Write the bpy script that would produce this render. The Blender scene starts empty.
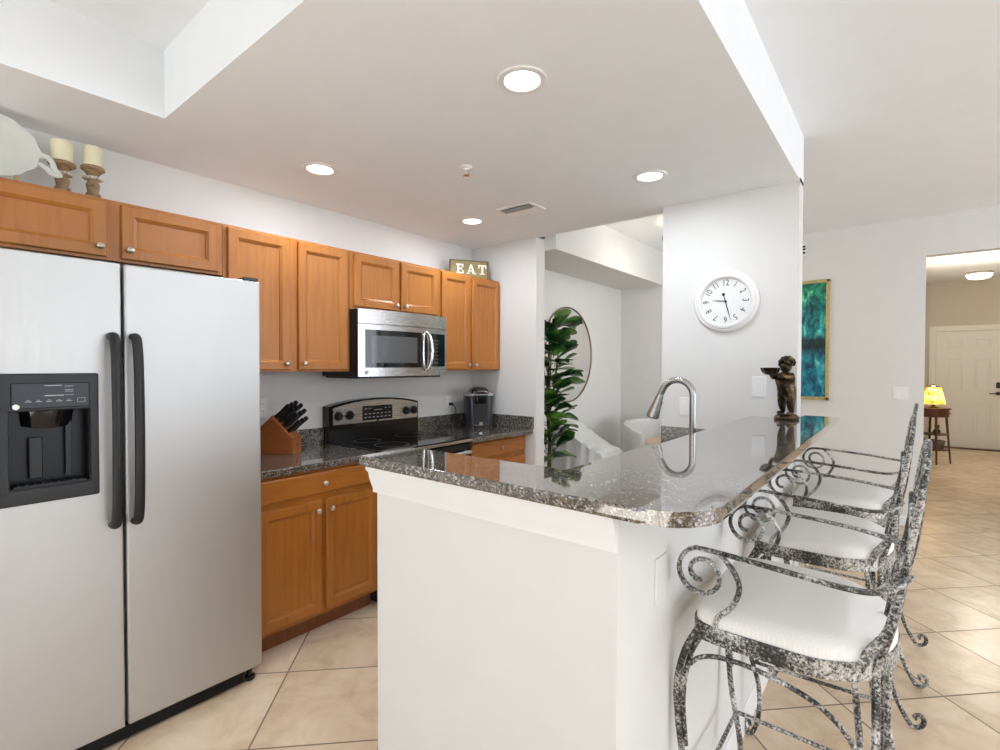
import bpy, bmesh, math, random
from mathutils import Vector, Matrix
random.seed(7)
PI = math.pi
S = bpy.context.scene
COL = S.collection

# ------------------------------------------------------------------ camera, world, light, exposure
cam_d = bpy.data.cameras.new('camera')
cam_d.sensor_fit = 'HORIZONTAL'; cam_d.sensor_width = 36.0
cam_d.lens = 503.93 * 36.0 / 1000.0
cam_d.clip_start = 0.02; cam_d.clip_end = 200
cam = bpy.data.objects.new('camera', cam_d); COL.objects.link(cam)
yaw, pitch, roll = math.radians(38.776), math.radians(0.997), math.radians(0.115)
cam.matrix_world = (Matrix.Translation((0, 0, 1.4154)) @ Matrix.Rotation(yaw, 4, 'Z')
                    @ Matrix.Rotation(PI / 2 - pitch, 4, 'X') @ Matrix.Rotation(roll, 4, 'Z'))
S.camera = cam

world = bpy.data.worlds.new('world'); S.world = world
world.use_nodes = True
wb = world.node_tree.nodes['Background']
wb.inputs[0].default_value = (0.82, 0.93, 1.08, 1); wb.inputs[1].default_value = 1.3

S.view_settings.view_transform = 'Standard'
S.view_settings.look = 'None'
S.view_settings.gamma = 1.0
S.view_settings.use_curve_mapping = False
S.view_settings.exposure = 0.0

def area_light(name, loc, rot, sx, sy, power, color=(1, 1, 1)):
    d = bpy.data.lights.new(name, 'AREA'); d.shape = 'RECTANGLE'; d.size = sx; d.size_y = sy
    d.energy = power; d.color = color
    o = bpy.data.objects.new(name, d); COL.objects.link(o); o.location = loc; o.rotation_euler = rot
    return o

DAY = (0.90, 0.98, 1.10)
# daylight entering by the window in the back wall and the sliding doors of the living room
area_light('daylight_back_window', (-0.3, -5.10, 1.35), (PI / 2, 0, 0), 4.6, 2.2, 34, DAY)
area_light('daylight_sliding_door', (5.4, 2.9, 1.25), (PI / 2, 0, PI / 2), 5.0, 2.3, 150, DAY)
sun_d = bpy.data.lights.new('sun', 'SUN'); sun_d.energy = 38.0; sun_d.angle = math.radians(1.0); sun_d.color = (0.75, 0.935, 1.20)
sun = bpy.data.objects.new('sun', sun_d); COL.objects.link(sun)
# from behind the camera, steep, so it falls on the floor inside the back window only
sun.rotation_euler = Vector((0.12, 0.62, -0.78)).to_track_quat('-Z', 'Y').to_euler()

# unseen fill light added to brighten the stool seats, beside and behind the camera
area_light('living_room_fill_light', (2.0, -0.4, 2.66), (0, 0, 0), 0.6, 0.6, 23, (0.92, 0.98, 1.06))

# ------------------------------------------------------------------ materials
MATS = {}
def newmat(name):
    m = bpy.data.materials.new(name); m.use_nodes = True
    nt = m.node_tree; b = nt.nodes['Principled BSDF']
    MATS[name] = m
    return m, nt, b
def N(nt, t, **kw):
    n = nt.nodes.new(t)
    for k, v in kw.items(): setattr(n, k, v)
    return n
def ramp(nt, stops, interp='LINEAR'):
    r = N(nt, 'ShaderNodeValToRGB'); cr = r.color_ramp; cr.interpolation = interp
    while len(cr.elements) < len(stops): cr.elements.new(0.5)
    for e, (p, c) in zip(cr.elements, stops):
        e.position = p; e.color = (*c, 1)
    return r
def coords(nt, scale=(1, 1, 1), kind='Object', rot=(0, 0, 0)):
    tc = N(nt, 'ShaderNodeTexCoord'); mp = N(nt, 'ShaderNodeMapping')
    mp.inputs['Scale'].default_value = scale; mp.inputs['Rotation'].default_value = rot
    nt.links.new(tc.outputs[kind], mp.inputs[0]); return mp.outputs[0]
def noise(nt, vec, scale, detail=4, rough=0.5):
    n = N(nt, 'ShaderNodeTexNoise'); n.inputs['Scale'].default_value = scale
    n.inputs['Detail'].default_value = detail; n.inputs['Roughness'].default_value = rough
    nt.links.new(vec, n.inputs['Vector']); return n
def bump(nt, b, h, strength, dist=0.001):
    n = N(nt, 'ShaderNodeBump'); n.inputs['Strength'].default_value = strength
    n.inputs['Distance'].default_value = dist
    nt.links.new(h, n.inputs['Height']); nt.links.new(n.outputs[0], b.inputs['Normal'])
def plain(name, col, rough=0.5, metal=0.0, var=0.06, nscale=8, bmp=0.0, bscale=200, coat=0.0, spec=None):
    """procedural paint / metal / plastic: base colour with a faint noise variation"""
    m, nt, b = newmat(name)
    v = coords(nt)
    n = noise(nt, v, nscale, 3)
    r = ramp(nt, [(0.3, tuple(c * (1 - var) for c in col)), (0.7, tuple(min(1, c * (1 + var)) for c in col))])
    nt.links.new(n.outputs[0], r.inputs[0]); nt.links.new(r.outputs[0], b.inputs['Base Color'])
    b.inputs['Roughness'].default_value = rough; b.inputs['Metallic'].default_value = metal
    if coat: b.inputs['Coat Weight'].default_value = coat; b.inputs['Coat Roughness'].default_value = 0.08
    if spec is not None: b.inputs['Specular IOR Level'].default_value = spec
    if bmp:
        bump(nt, b, noise(nt, v, bscale, 4).outputs[0], bmp)
    return m
def glow(name, col, strength):
    m, nt, b = newmat(name)
    b.inputs['Base Color'].default_value = (*col, 1)
    b.inputs['Emission Color'].default_value = (*col, 1)
    b.inputs['Emission Strength'].default_value = strength
    return m

WALL = plain('wall_paint', (0.752, 0.738, 0.705), 0.75, var=0.01, bmp=0.08, bscale=260)
CEIL = plain('ceiling_paint', (0.885, 0.905, 0.915), 0.85, var=0.01, bmp=0.5, bscale=70)
HALLP = plain('hall_paint', (0.60, 0.54, 0.46), 0.8, var=0.01)
TRIM = plain('trim_paint', (0.84, 0.83, 0.81), 0.45, var=0.01)
DOORP = plain('door_paint', (0.78, 0.76, 0.71), 0.45, var=0.01)
WHITE = plain('white_plastic', (0.85, 0.84, 0.82), 0.35, var=0.01)
BLACK = plain('black_plastic', (0.012, 0.012, 0.013), 0.28, var=0.1)
BLACKG = plain('black_glass', (0.006, 0.006, 0.007), 0.06, var=0.05)
DGREY = plain('dark_grey_plastic', (0.016, 0.0165, 0.017), 0.42, var=0.08, spec=0.35)
CHROME = plain('chrome', (0.75, 0.75, 0.75), 0.15, 1.0, var=0.02)
NICKEL = plain('satin_nickel', (0.62, 0.57, 0.50), 0.28, 1.0, var=0.02)
FAUC = plain('brushed_nickel', (0.42, 0.41, 0.39), 0.27, 1.0, var=0.03)
CREAM = plain('candle_wax', (0.80, 0.74, 0.50), 0.5, var=0.04)
DIMP = plain('dim_print', (0.13, 0.13, 0.13), 0.5)
GREYP = plain('grey_print', (0.42, 0.42, 0.42), 0.5, var=0.02)
PLATE = plain('white_ceramic', (0.64, 0.65, 0.59), 0.25, var=0.03)
GOLD = plain('antique_gold', (0.55, 0.38, 0.12), 0.35, 0.8, var=0.2, nscale=30)
BRASS = plain('mirror_brass', (0.28, 0.22, 0.14), 0.35, 1.0, var=0.1)
MIRR = plain('mirror_glass', (0.88, 0.88, 0.87), 0.02, 1.0, var=0.0)
SLIP = plain('slipcover_cloth', (0.72, 0.72, 0.70), 0.9, var=0.05, nscale=6, bmp=0.3, bscale=120)
TAN = plain('tan_cushion', (0.55, 0.40, 0.26), 0.8, var=0.05)
TERRA = plain('pot_ceramic', (0.55, 0.52, 0.48), 0.6, var=0.05)
BARK = plain('bark', (0.13, 0.085, 0.05), 0.9, var=0.3, nscale=30)
SOIL = plain('soil', (0.05, 0.035, 0.025), 0.95, var=0.3, nscale=60)
INKM = plain('black_ink', (0.015, 0.015, 0.015), 0.5, var=0.05)
SIGNB = plain('sign_olive_wood', (0.27, 0.21, 0.085), 0.6, var=0.25, nscale=14)
SIGNL = plain('sign_cream_letter', (0.88, 0.85, 0.74), 0.6, var=0.03)
HWOOD = plain('dark_table_wood', (0.115, 0.045, 0.018), 0.4, var=0.25, nscale=12)
BASKET = plain('grey_wicker', (0.20, 0.17, 0.14), 0.8, var=0.3, nscale=60)
LEAFBK = plain('sink_steel', (0.5, 0.5, 0.5), 0.3, 1.0, var=0.03)
SILVBLADE = plain('knife_steel', (0.6, 0.6, 0.6), 0.2, 1.0, var=0.02)
LAMPG = glow('downlight_glow', (1.0, 0.97, 0.92), 9.0)
HALLG = glow('hall_light_glow', (1.0, 0.90, 0.74), 4.0)

def wood(name, c1, c2, scale=(14, 14, 1.2), rough=0.42, coat=0.08):
    m, nt, b = newmat(name)
    v = coords(nt, scale)
    n1 = noise(nt, v, 3.0, 6, 0.6)
    v2 = coords(nt, (2, 2, 1.2)); n2 = noise(nt, v2, 2.5, 3)
    mx = N(nt, 'ShaderNodeMath', operation='ADD'); sc = N(nt, 'ShaderNodeMath', operation='MULTIPLY')
    sc.inputs[1].default_value = 0.8
    nt.links.new(n2.outputs[0], sc.inputs[0]); nt.links.new(n1.outputs[0], mx.inputs[0]); nt.links.new(sc.outputs[0], mx.inputs[1])
    r = ramp(nt, [(0.65, c1), (1.15 / 1.2, c2)])
    nt.links.new(mx.outputs[0], r.inputs[0]); nt.links.new(r.outputs[0], b.inputs['Base Color'])
    b.inputs['Roughness'].default_value = rough
    b.inputs['Coat Weight'].default_value = coat; b.inputs['Coat Roughness'].default_value = 0.2
    return m
CAB = wood('maple_cabinet', (0.355, 0.116, 0.014), (0.43, 0.155, 0.024))
CABH = wood('maple_cabinet_grain', (0.355, 0.116, 0.014), (0.43, 0.155, 0.024), scale=(14, 1.2, 14))
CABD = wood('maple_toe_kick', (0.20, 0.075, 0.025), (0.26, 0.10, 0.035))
BLOCKW = wood('knife_block_wood', (0.30, 0.085, 0.02), (0.38, 0.12, 0.032), scale=(6, 20, 20))
CSTICK = wood('distressed_wood', (0.10, 0.050, 0.020), (0.36, 0.24, 0.12), scale=(10, 10, 60), rough=0.6, coat=0)

def granite(name):
    m, nt, b = newmat(name)
    v = coords(nt)
    vo = N(nt, 'ShaderNodeTexVoronoi'); vo.inputs['Scale'].default_value = 230
    nt.links.new(v, vo.inputs['Vector'])
    sep = N(nt, 'ShaderNodeSeparateColor'); nt.links.new(vo.outputs['Color'], sep.inputs[0])
    r = ramp(nt, [(0.0, (0.014, 0.013, 0.013)), (0.26, (0.05, 0.045, 0.04)), (0.44, (0.15, 0.115, 0.08)),
                  (0.58, (0.165, 0.125, 0.085)), (0.72, (0.22, 0.20, 0.175)), (0.92, (0.42, 0.42, 0.42))], 'CONSTANT')
    n = noise(nt, v, 55, 5, 0.65)
    ad = N(nt, 'ShaderNodeMath', operation='MULTIPLY_ADD'); ad.inputs[1].default_value = 0.9; ad.inputs[2].default_value = -0.45
    nt.links.new(n.outputs[0], ad.inputs[0])
    sm = N(nt, 'ShaderNodeMath', operation='ADD'); sm.use_clamp = True
    nt.links.new(sep.outputs[0], sm.inputs[0]); nt.links.new(ad.outputs[0], sm.inputs[1])
    nt.links.new(sm.outputs[0], r.inputs[0]); nt.links.new(r.outputs[0], b.inputs['Base Color'])
    b.inputs['Roughness'].default_value = 0.05
    b.inputs['Specular IOR Level'].default_value = 1.0
    b.inputs['Coat Weight'].default_value = 0.8; b.inputs['Coat IOR'].default_value = 1.6; b.inputs['Coat Roughness'].default_value = 0.02
    return m
GRAN = granite('speckled_granite')

def steel(name, col, rough, axis='Z', aniso=0.5):
    m, nt, b = newmat(name)
    sc = {'Z': (160, 160, 1.5), 'Y': (160, 1.5, 160)}[axis]
    v = coords(nt, sc)
    n = noise(nt, v, 3, 3)
    r = ramp(nt, [(0.3, tuple(c * 0.95 for c in col)), (0.7, col)])
    nt.links.new(n.outputs[0], r.inputs[0]); nt.links.new(r.outputs[0], b.inputs['Base Color'])
    r2 = ramp(nt, [(0.3, (rough * 0.9,) * 3), (0.7, (rough * 1.15,) * 3)])
    nt.links.new(n.outputs[0], r2.inputs[0]); nt.links.new(r2.outputs[0], b.inputs['Roughness'])
    b.inputs['Metallic'].default_value = 1.0
    return m
STEEL = steel('fridge_steel', (0.575, 0.575, 0.565), 0.53)
STEELY = steel('appliance_steel', (0.50, 0.49, 0.475), 0.27, 'Y')

def tiles(name):
    m, nt, b = newmat(name)
    P = 0.4755
    g = N(nt, 'ShaderNodeNewGeometry'); sp = N(nt, 'ShaderNodeSeparateXYZ'); nt.links.new(g.outputs['Position'], sp.inputs[0])
    def mth(op, a, bb=None, c=None):
        n = N(nt, 'ShaderNodeMath', operation=op)
        for i, x in enumerate((a, bb, c)):
            if x is None: continue
            if isinstance(x, (int, float)): n.inputs[i].default_value = x
            else: nt.links.new(x, n.inputs[i])
        return n.outputs[0]
    X, Y = sp.outputs[0], sp.outputs[1]
    k = 1 / math.sqrt(2) / P
    u = mth('ADD', mth('MULTIPLY', mth('SUBTRACT', X, Y), k), 1.923 / P + 40)
    w = mth('ADD', mth('MULTIPLY', mth('ADD', X, Y), k), -1.656 / P + 40)
    fu, fw = mth('FRACT', u), mth('FRACT', w)
    du = mth('MINIMUM', fu, mth('SUBTRACT', 1.0, fu)); dw = mth('MINIMUM', fw, mth('SUBTRACT', 1.0, fw))
    d = mth('MINIMUM', du, dw)
    mask = mth('LESS_THAN', d, 0.0075)
    cb = N(nt, 'ShaderNodeCombineXYZ'); nt.links.new(mth('FLOOR', u), cb.inputs[0]); nt.links.new(mth('FLOOR', w), cb.inputs[1])
    wn = N(nt, 'ShaderNodeTexWhiteNoise', noise_dimensions='3D'); nt.links.new(cb.outputs[0], wn.inputs['Vector'])
    off = N(nt, 'ShaderNodeVectorMath', operation='MULTIPLY_ADD'); off.inputs[1].default_value = (7, 7, 7)
    nt.links.new(wn.outputs['Color'], off.inputs[0]); nt.links.new(g.outputs['Position'], off.inputs[2])
    n = noise(nt, off.outputs[0], 5.5, 8, 0.62); n.inputs['Distortion'].default_value = 0.6
    r = ramp(nt, [(0.28, (0.55, 0.40, 0.265)), (0.5, (0.70, 0.535, 0.375)), (0.72, (0.78, 0.64, 0.48))])
    nt.links.new(n.outputs[0], r.inputs[0])
    hv = N(nt, 'ShaderNodeHueSaturation'); nt.links.new(r.outputs[0], hv.inputs['Color'])
    nt.links.new(mth('MULTIPLY_ADD', wn.outputs['Value'], 0.10, 0.95), hv.inputs['Value'])
    mx = N(nt, 'ShaderNodeMix', data_type='RGBA'); nt.links.new(mask, mx.inputs[0])
    nt.links.new(hv.outputs[0], mx.inputs[6]); mx.inputs[7].default_value = (0.20, 0.145, 0.095, 1)
    nt.links.new(mx.outputs[2], b.inputs['Base Color'])
    nt.links.new(mth('MULTIPLY_ADD', mask, 0.4, 0.27), b.inputs['Roughness'])
    bump(nt, b, mth('SMOOTH_MIN', d, 0.012, 0.004), 0.5, 0.05)
    return m
TILE = tiles('travertine_tile')

def iron(name):
    m, nt, b = newmat(name)
    v = coords(nt)
    n = noise(nt, v, 130, 6, 0.75); n2 = noise(nt, v, 9, 3)
    ad = N(nt, 'ShaderNodeMath', operation='MULTIPLY_ADD'); ad.inputs[1].default_value = 0.55; ad.inputs[2].default_value = -0.275
    nt.links.new(n2.outputs[0], ad.inputs[0])
    sm = N(nt, 'ShaderNodeMath', operation='ADD'); nt.links.new(n.outputs[0], sm.inputs[0]); nt.links.new(ad.outputs[0], sm.inputs[1])
    r = ramp(nt, [(0.38, (0.020, 0.019, 0.018)), (0.48, (0.08, 0.077, 0.072)), (0.55, (0.40, 0.39, 0.365)), (0.66, (0.74, 0.72, 0.69))])
    nt.links.new(sm.outputs[0], r.inputs[0]); nt.links.new(r.outputs[0], b.inputs['Base Color'])
    b.inputs['Roughness'].default_value = 0.42; b.inputs['Metallic'].default_value = 0.35
    bump(nt, b, n.outputs[0], 0.3)
    return m
IRON = iron('distressed_iron')
def bronze(name):
    m, nt, b = newmat(name)
    v = coords(nt)
    n = noise(nt, v, 28, 5, 0.6)
    r = ramp(nt, [(0.42, (0.016, 0.012, 0.008)), (0.56, (0.06, 0.04, 0.02)), (0.70, (0.30, 0.21, 0.09))])
    nt.links.new(n.outputs[0], r.inputs[0]); nt.links.new(r.outputs[0], b.inputs['Base Color'])
    b.inputs['Roughness'].default_value = 0.3; b.inputs['Metallic'].default_value = 0.75
    return m
BRONZE = bronze('dark_bronze')
def cushion(name):
    m, nt, b = newmat(name)
    v = coords(nt, (1, 1, 0.2), rot=(0, 0, 0.78))
    ck = N(nt, 'ShaderNodeTexVoronoi'); ck.inputs['Scale'].default_value = 130; ck.inputs['Randomness'].default_value = 0.15
    nt.links.new(v, ck.inputs['Vector'])
    r = ramp(nt, [(0.1, (0.87, 0.85, 0.81)), (0.8, (0.80, 0.78, 0.74))])
    nt.links.new(ck.outputs['Distance'], r.inputs[0]); nt.links.new(r.outputs[0], b.inputs['Base Color'])
    b.inputs['Roughness'].default_value = 0.75
    bump(nt, b, ck.outputs['Distance'], 0.35, 0.002)
    return m
CUSH = cushion('cream_quilted_fabric')
def leafm(name):
    m, nt, b = newmat(name)
    v = coords(nt); n = noise(nt, v, 6, 2)
    r = ramp(nt, [(0.40, (0.014, 0.045, 0.014)), (0.50, (0.055, 0.16, 0.030)), (0.60, (0.16, 0.33, 0.06))])
    nt.links.new(n.outputs[0], r.inputs[0]); nt.links.new(r.outputs[0], b.inputs['Base Color'])
    b.inputs['Roughness'].default_value = 0.3
    return m
LEAF = leafm('fig_leaf')
def tealart(name):
    """abstract blue and green brushwork with pale streaks"""
    m, nt, b = newmat(name)
    v = coords(nt, (9, 1, 4))
    n = noise(nt, v, 1.6, 7, 0.62); n.inputs['Distortion'].default_value = 1.2
    r = ramp(nt, [(0.30, (0.004, 0.02, 0.03)), (0.42, (0.008, 0.10, 0.14)), (0.52, (0.02, 0.25, 0.29)),
                  (0.60, (0.10, 0.42, 0.40)), (0.70, (0.55, 0.78, 0.72))])
    nt.links.new(n.outputs[0], r.inputs[0])
    tc = N(nt, 'ShaderNodeTexCoord'); sp = N(nt, 'ShaderNodeSeparateXYZ'); nt.links.new(tc.outputs['Object'], sp.inputs[0])
    bands = ramp(nt, [(0.0, (0.30, 0.75, 1.0)), (0.34, (0.35, 0.85, 1.0)), (0.44, (0.12, 0.13, 0.14)), (0.50, (0.10, 0.10, 0.11)),
                      (0.56, (0.4, 1.1, 1.0)), (0.72, (0.7, 1.1, 0.9)), (0.9, (0.55, 1.1, 0.55)), (1.0, (0.35, 0.8, 0.4))])
    mr = N(nt, 'ShaderNodeMapRange'); mr.inputs[1].default_value = -0.6; mr.inputs[2].default_value = 0.6
    nt.links.new(sp.outputs[2], mr.inputs[0]); nt.links.new(mr.outputs[0], bands.inputs[0])
    mx = N(nt, 'ShaderNodeMix', data_type='RGBA', blend_type='MULTIPLY'); mx.inputs[0].default_value = 1.0
    nt.links.new(r.outputs[0], mx.inputs[6]); nt.links.new(bands.outputs[0], mx.inputs[7])
    nt.links.new(mx.outputs[2], b.inputs['Base Color'])
    b.inputs['Roughness'].default_value = 0.35
    return m
ART = tealart('teal_brushwork')
def shade(name):
    m, nt, b = newmat(name)
    v = coords(nt)
    vo = N(nt, 'ShaderNodeTexVoronoi'); vo.inputs['Scale'].default_value = 26
    nt.links.new(v, vo.inputs['Vector'])
    sep = N(nt, 'ShaderNodeSeparateColor'); nt.links.new(vo.outputs['Color'], sep.inputs[0])
    r = ramp(nt, [(0.0, (0.95, 0.60, 0.08)), (0.35, (1.0, 0.74, 0.18)), (0.65, (0.80, 0.34, 0.03)), (0.8, (1.0, 0.86, 0.40))], 'CONSTANT')
    nt.links.new(sep.outputs[0], r.inputs[0])
    nt.links.new(r.outputs[0], b.inputs['Base Color']); nt.links.new(r.outputs[0], b.inputs['Emission Color'])
    b.inputs['Emission Strength'].default_value = 1.1
    b.inputs['Roughness'].default_value = 0.2
    return m
SHADE = shade('stained_glass_glow')

# ------------------------------------------------------------------ mesh builder
class MB:
    def __init__(s): s.bm = bmesh.new()
    def _tx(s, vs, M):
        if M is not None:
            for v in vs: v.co = M @ v.co
    def box(s, x0, x1, y0, y1, z0, z1, bev=0.0, M=None, seg=2):
        vs = [s.bm.verts.new((x, y, z)) for x in (x0, x1) for y in (y0, y1) for z in (z0, z1)]
        F = [(0, 1, 3, 2), (4, 6, 7, 5), (0, 4, 5, 1), (2, 3, 7, 6), (0, 2, 6, 4), (1, 5, 7, 3)]
        fs = [s.bm.faces.new([vs[i] for i in f]) for f in F]
        if bev > 0:
            es = list({e for f in fs for e in f.edges})
            r = bmesh.ops.bevel(s.bm, geom=es, offset=bev, segments=seg, affect='EDGES', profile=0.5)
            vs = list({v for f in r['faces'] for v in f.verts} | {v for v in vs if v.is_valid})
        s._tx(vs, M); return s
    def loft(s, rings, cap0=True, cap1=True, closed=False, M=None):
        R = [[s.bm.verts.new(p) for p in ring] for ring in rings]
        n = len(R[0]); m = len(R)
        for i in range(m if closed else m - 1):
            a, b = R[i], R[(i + 1) % m]
            for j in range(n):
                k = (j + 1) % n
                try: s.bm.faces.new((a[j], a[k], b[k], b[j]))
                except ValueError: pass
        if not closed:
            if cap0: s.bm.faces.new(list(reversed(R[0])))
            if cap1: s.bm.faces.new(R[-1])
        s._tx([v for r in R for v in r], M); return s
    def tube(s, pts, r, n=10, closed=False, ry=None, up=None, M=None, smooth=0):
        P = [Vector(p) for p in pts]
        if smooth: P = spline(P, smooth, closed)
        m = len(P)
        rr = r if isinstance(r, (list, tuple)) else None
        if rr is not None and len(rr) != m:
            q = len(rr); rr = [rr[int(i * (q - 1) / (m - 1))] * (1 - (i * (q - 1) / (m - 1)) % 1) + rr[min(q - 1, int(i * (q - 1) / (m - 1)) + 1)] * ((i * (q - 1) / (m - 1)) % 1) for i in range(m)]
        rings = []; prev = None
        for i in range(m):
            a = P[(i - 1) % m] if (closed or i > 0) else P[i]
            b = P[(i + 1) % m] if (closed or i < m - 1) else P[i]
            t = (b - a)
            if t.length < 1e-9: t = Vector((0, 0, 1))
            t.normalize()
            if up is not None:
                nx = t.cross(Vector(up))
                if nx.length < 1e-4: nx = prev if prev is not None else t.orthogonal()
            elif prev is None: nx = t.orthogonal()
            else: nx = prev - t * prev.dot(t)
            nx.normalize(); prev = nx
            ny = nx.cross(t).normalized()
            ra = rr[i] if rr is not None else r
            rb = ra if ry is None else ry
            rings.append([P[i] + nx * (ra * math.cos(2 * PI * k / n)) + ny * (rb * math.sin(2 * PI * k / n)) for k in range(n)])
        return s.loft(rings, closed=closed, M=M)
    def lathe(s, prof, n=24, M=None, sx=1.0, sy=1.0, ring=False):
        rings = [[(max(r, 1e-4) * math.cos(2 * PI * k / n) * sx, max(r, 1e-4) * math.sin(2 * PI * k / n) * sy, z) for k in range(n)] for r, z in prof]
        return s.loft(rings, closed=ring, M=M)
    def prism(s, poly, z0, z1, M=None, bev=0.0):
        a = [s.bm.verts.new((x, y, z0)) for x, y in poly]; b = [s.bm.verts.new((x, y, z1)) for x, y in poly]
        n = len(poly)
        fs = [s.bm.faces.new(list(reversed(a))), s.bm.faces.new(b)]
        for i in range(n):
            k = (i + 1) % n; fs.append(s.bm.faces.new((a[i], a[k], b[k], b[i])))
        vs = a + b
        if bev:
            es = [e for f in fs[:2] for e in f.edges]
            r = bmesh.ops.bevel(s.bm, geom=es, offset=bev, segments=2, affect='EDGES', profile=0.5)
            vs = list({v for f in r['faces'] for v in f.verts} | {v for v in vs if v.is_valid})
        s._tx(vs, M); return s
    def panel(s, y0, y1, z0, z1, prof, x0, M=None):
        """nested rectangular rings (inset, height) facing +X; a framed door or drawer front standing on plane x0"""
        rings = []
        for ins, hx in prof:
            rings.append([(x0 + hx, y0 + ins, z0 + ins), (x0 + hx, y1 - ins, z0 + ins), (x0 + hx, y1 - ins, z1 - ins), (x0 + hx, y0 + ins, z1 - ins)])
        return s.loft(rings, M=M)
    def sphere(s, c, r, n=14, sc=(1, 1, 1), M=None):
        c = Vector(c)
        prof = [(math.sin(PI * i / n), -math.cos(PI * i / n)) for i in range(n + 1)]
        T = Matrix.Translation(c) @ Matrix.Diagonal((r * sc[0], r * sc[1], r * sc[2], 1))
        return s.lathe(prof, n + 4, M=(T if M is None else M @ T))
    def mesh(s, name, mat, ang=38):
        bmesh.ops.recalc_face_normals(s.bm, faces=s.bm.faces)
        ca = math.radians(ang)
        for f in s.bm.faces: f.smooth = True
        for e in s.bm.edges:
            if len(e.link_faces) == 2 and e.calc_face_angle(0) > ca: e.smooth = False
        me = bpy.data.meshes.new(name); s.bm.to_mesh(me); s.bm.free()
        me.materials.append(mat); return me
    def build(s, name, mat, parent=None, loc=None, rot=None, ang=38, label=None):
        o = bpy.data.objects.new(name, s.mesh(name, mat, ang)); COL.objects.link(o)
        wn = o.modifiers.new('weighted_normal', 'WEIGHTED_NORMAL'); wn.keep_sharp = True; wn.weight = 100
        if parent is not None: o.parent = parent
        if loc is not None: o.location = loc
        if rot is not None: o.rotation_euler = rot
        if label: o['label'] = label
        return o

def spline(P, k, closed=False):
    P = [Vector(p) for p in P]; out = []; n = len(P)
    rng = range(n if closed else n - 1)
    for i in rng:
        p0 = P[(i - 1) % n] if (closed or i > 0) else P[0] * 2 - P[1]
        p1, p2 = P[i], P[(i + 1) % n]
        p3 = P[(i + 2) % n] if (closed or i + 2 < n) else P[-1] * 2 - P[-2]
        for j in range(k):
            t = j / k
            out.append(0.5 * ((2 * p1) + (p2 - p0) * t + (2 * p0 - 5 * p1 + 4 * p2 - p3) * t * t + (3 * p1 - p0 - 3 * p2 + p3) * t ** 3))
    if not closed: out.append(P[-1].copy())
    return out

def thing(name, label, cat, loc=(0, 0, 0), rz=0.0, group=None):
    o = bpy.data.objects.new(name, None); COL.objects.link(o)
    o.empty_display_size = 0.05
    o.location = loc; o.rotation_euler = (0, 0, rz); o['label'] = label; o['category'] = cat
    if group: o['group'] = group
    return o
def tag(o, label, cat, group=None):
    o['label'] = label; o['category'] = cat
    if group: o['group'] = group
    return o
def struct(name, mb, mat, parent=None, label=None):
    o = mb.build(name, mat, parent)
    if parent is None: o['kind'] = 'structure'
    if label: o['label'] = label
    return o
def dup(root, loc, rz, label):
    r = root.copy(); COL.objects.link(r); r.location = loc; r.rotation_euler = (0, 0, rz); r['label'] = label
    for ch in list(root.children):
        c = ch.copy(); COL.objects.link(c); c.parent = r
        for g in list(ch.children):
            d = g.copy(); COL.objects.link(d); d.parent = c
    return r
def text_mesh(txt, size, depth, mat, name, parent, M):
    cu = bpy.data.curves.new('txt', 'FONT'); cu.body = txt; cu.size = size; cu.extrude = depth
    cu.align_x = 'CENTER'; cu.align_y = 'CENTER'
    to = bpy.data.objects.new('txt', cu); COL.objects.link(to)
    bpy.context.view_layer.update()
    dg = bpy.context.evaluated_depsgraph_get()
    me = bpy.data.meshes.new_from_object(to.evaluated_get(dg), depsgraph=dg)
    assert len(me.vertices) > 0
    bpy.data.objects.remove(to); bpy.data.curves.remove(cu)
    me.materials.clear(); me.materials.append(mat); me.transform(M); me.name = name
    o = bpy.data.objects.new(name, me); COL.objects.link(o); o.parent = parent
    return o

# ------------------------------------------------------------------ the setting
XW = -2.972          # kitchen back wall
YE = 3.30            # kitchen end wall face
YC = 3.20            # face of the wall with the clock
XS = -0.463          # edge of dropped ceiling, of that wall and of the bar wall
YF = 5.75            # far living room wall
ZC, ZH = 2.44, 2.72
struct('floor', MB().box(-4.0, 5.6, -4.1, 12.6, -0.08, 0.0), TILE)
struct('wall_left', MB().box(XW - 0.12, XW, -4.0, YE + 0.12, 0, ZH), WALL)
struct('wall_kitchen_end', MB().box(XW, -2.285, YE, YE + 0.12, 0, ZC + 0.02), WALL)
struct('wall_clock', MB().box(-1.226, XS, YC, YC + 0.13, 0, ZC + 0.02), WALL)
cl = MB()
cl.box(XW, XS, 0.771, YC + 0.13, ZC, ZH); cl.box(XW, -2.285, YC + 0.13, YE + 0.12, ZC, ZH)
cl.box(XW, -2.405, -1.9, 0.771, ZC, ZH)
cl.box(-0.95, XS, -1.9, 0.771, ZC, ZH)
cl.box(XW, XS, -2.3, -1.9, ZC, ZH)
struct('ceiling', cl, CEIL, label='dropped kitchen ceiling with a recessed tray')
struct('ceiling_living', MB().box(-4.0, 5.6, -4.1, YF, ZH, ZH + 0.1), CEIL)
# alcove behind the kitchen
XN = -2.72
struct('wall_alcove', MB().box(XN - 0.12, XN, YE + 0.12, YF, 0, ZH), WALL)
struct('trim_bulkhead', MB().box(XN, -2.18, YE + 0.12, YF, 2.35, ZH), WALL)
fw = MB(); fw.box(XN - 0.12, 0.134, YF, YF + 0.12, 0, 3.02); fw.box(0.134, 2.1, YF, YF + 0.12, 2.387, 3.02); fw.box(2.1, 5.5, YF, YF + 0.12, 0, 3.02)
struct('wall_far', fw, WALL)
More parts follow.
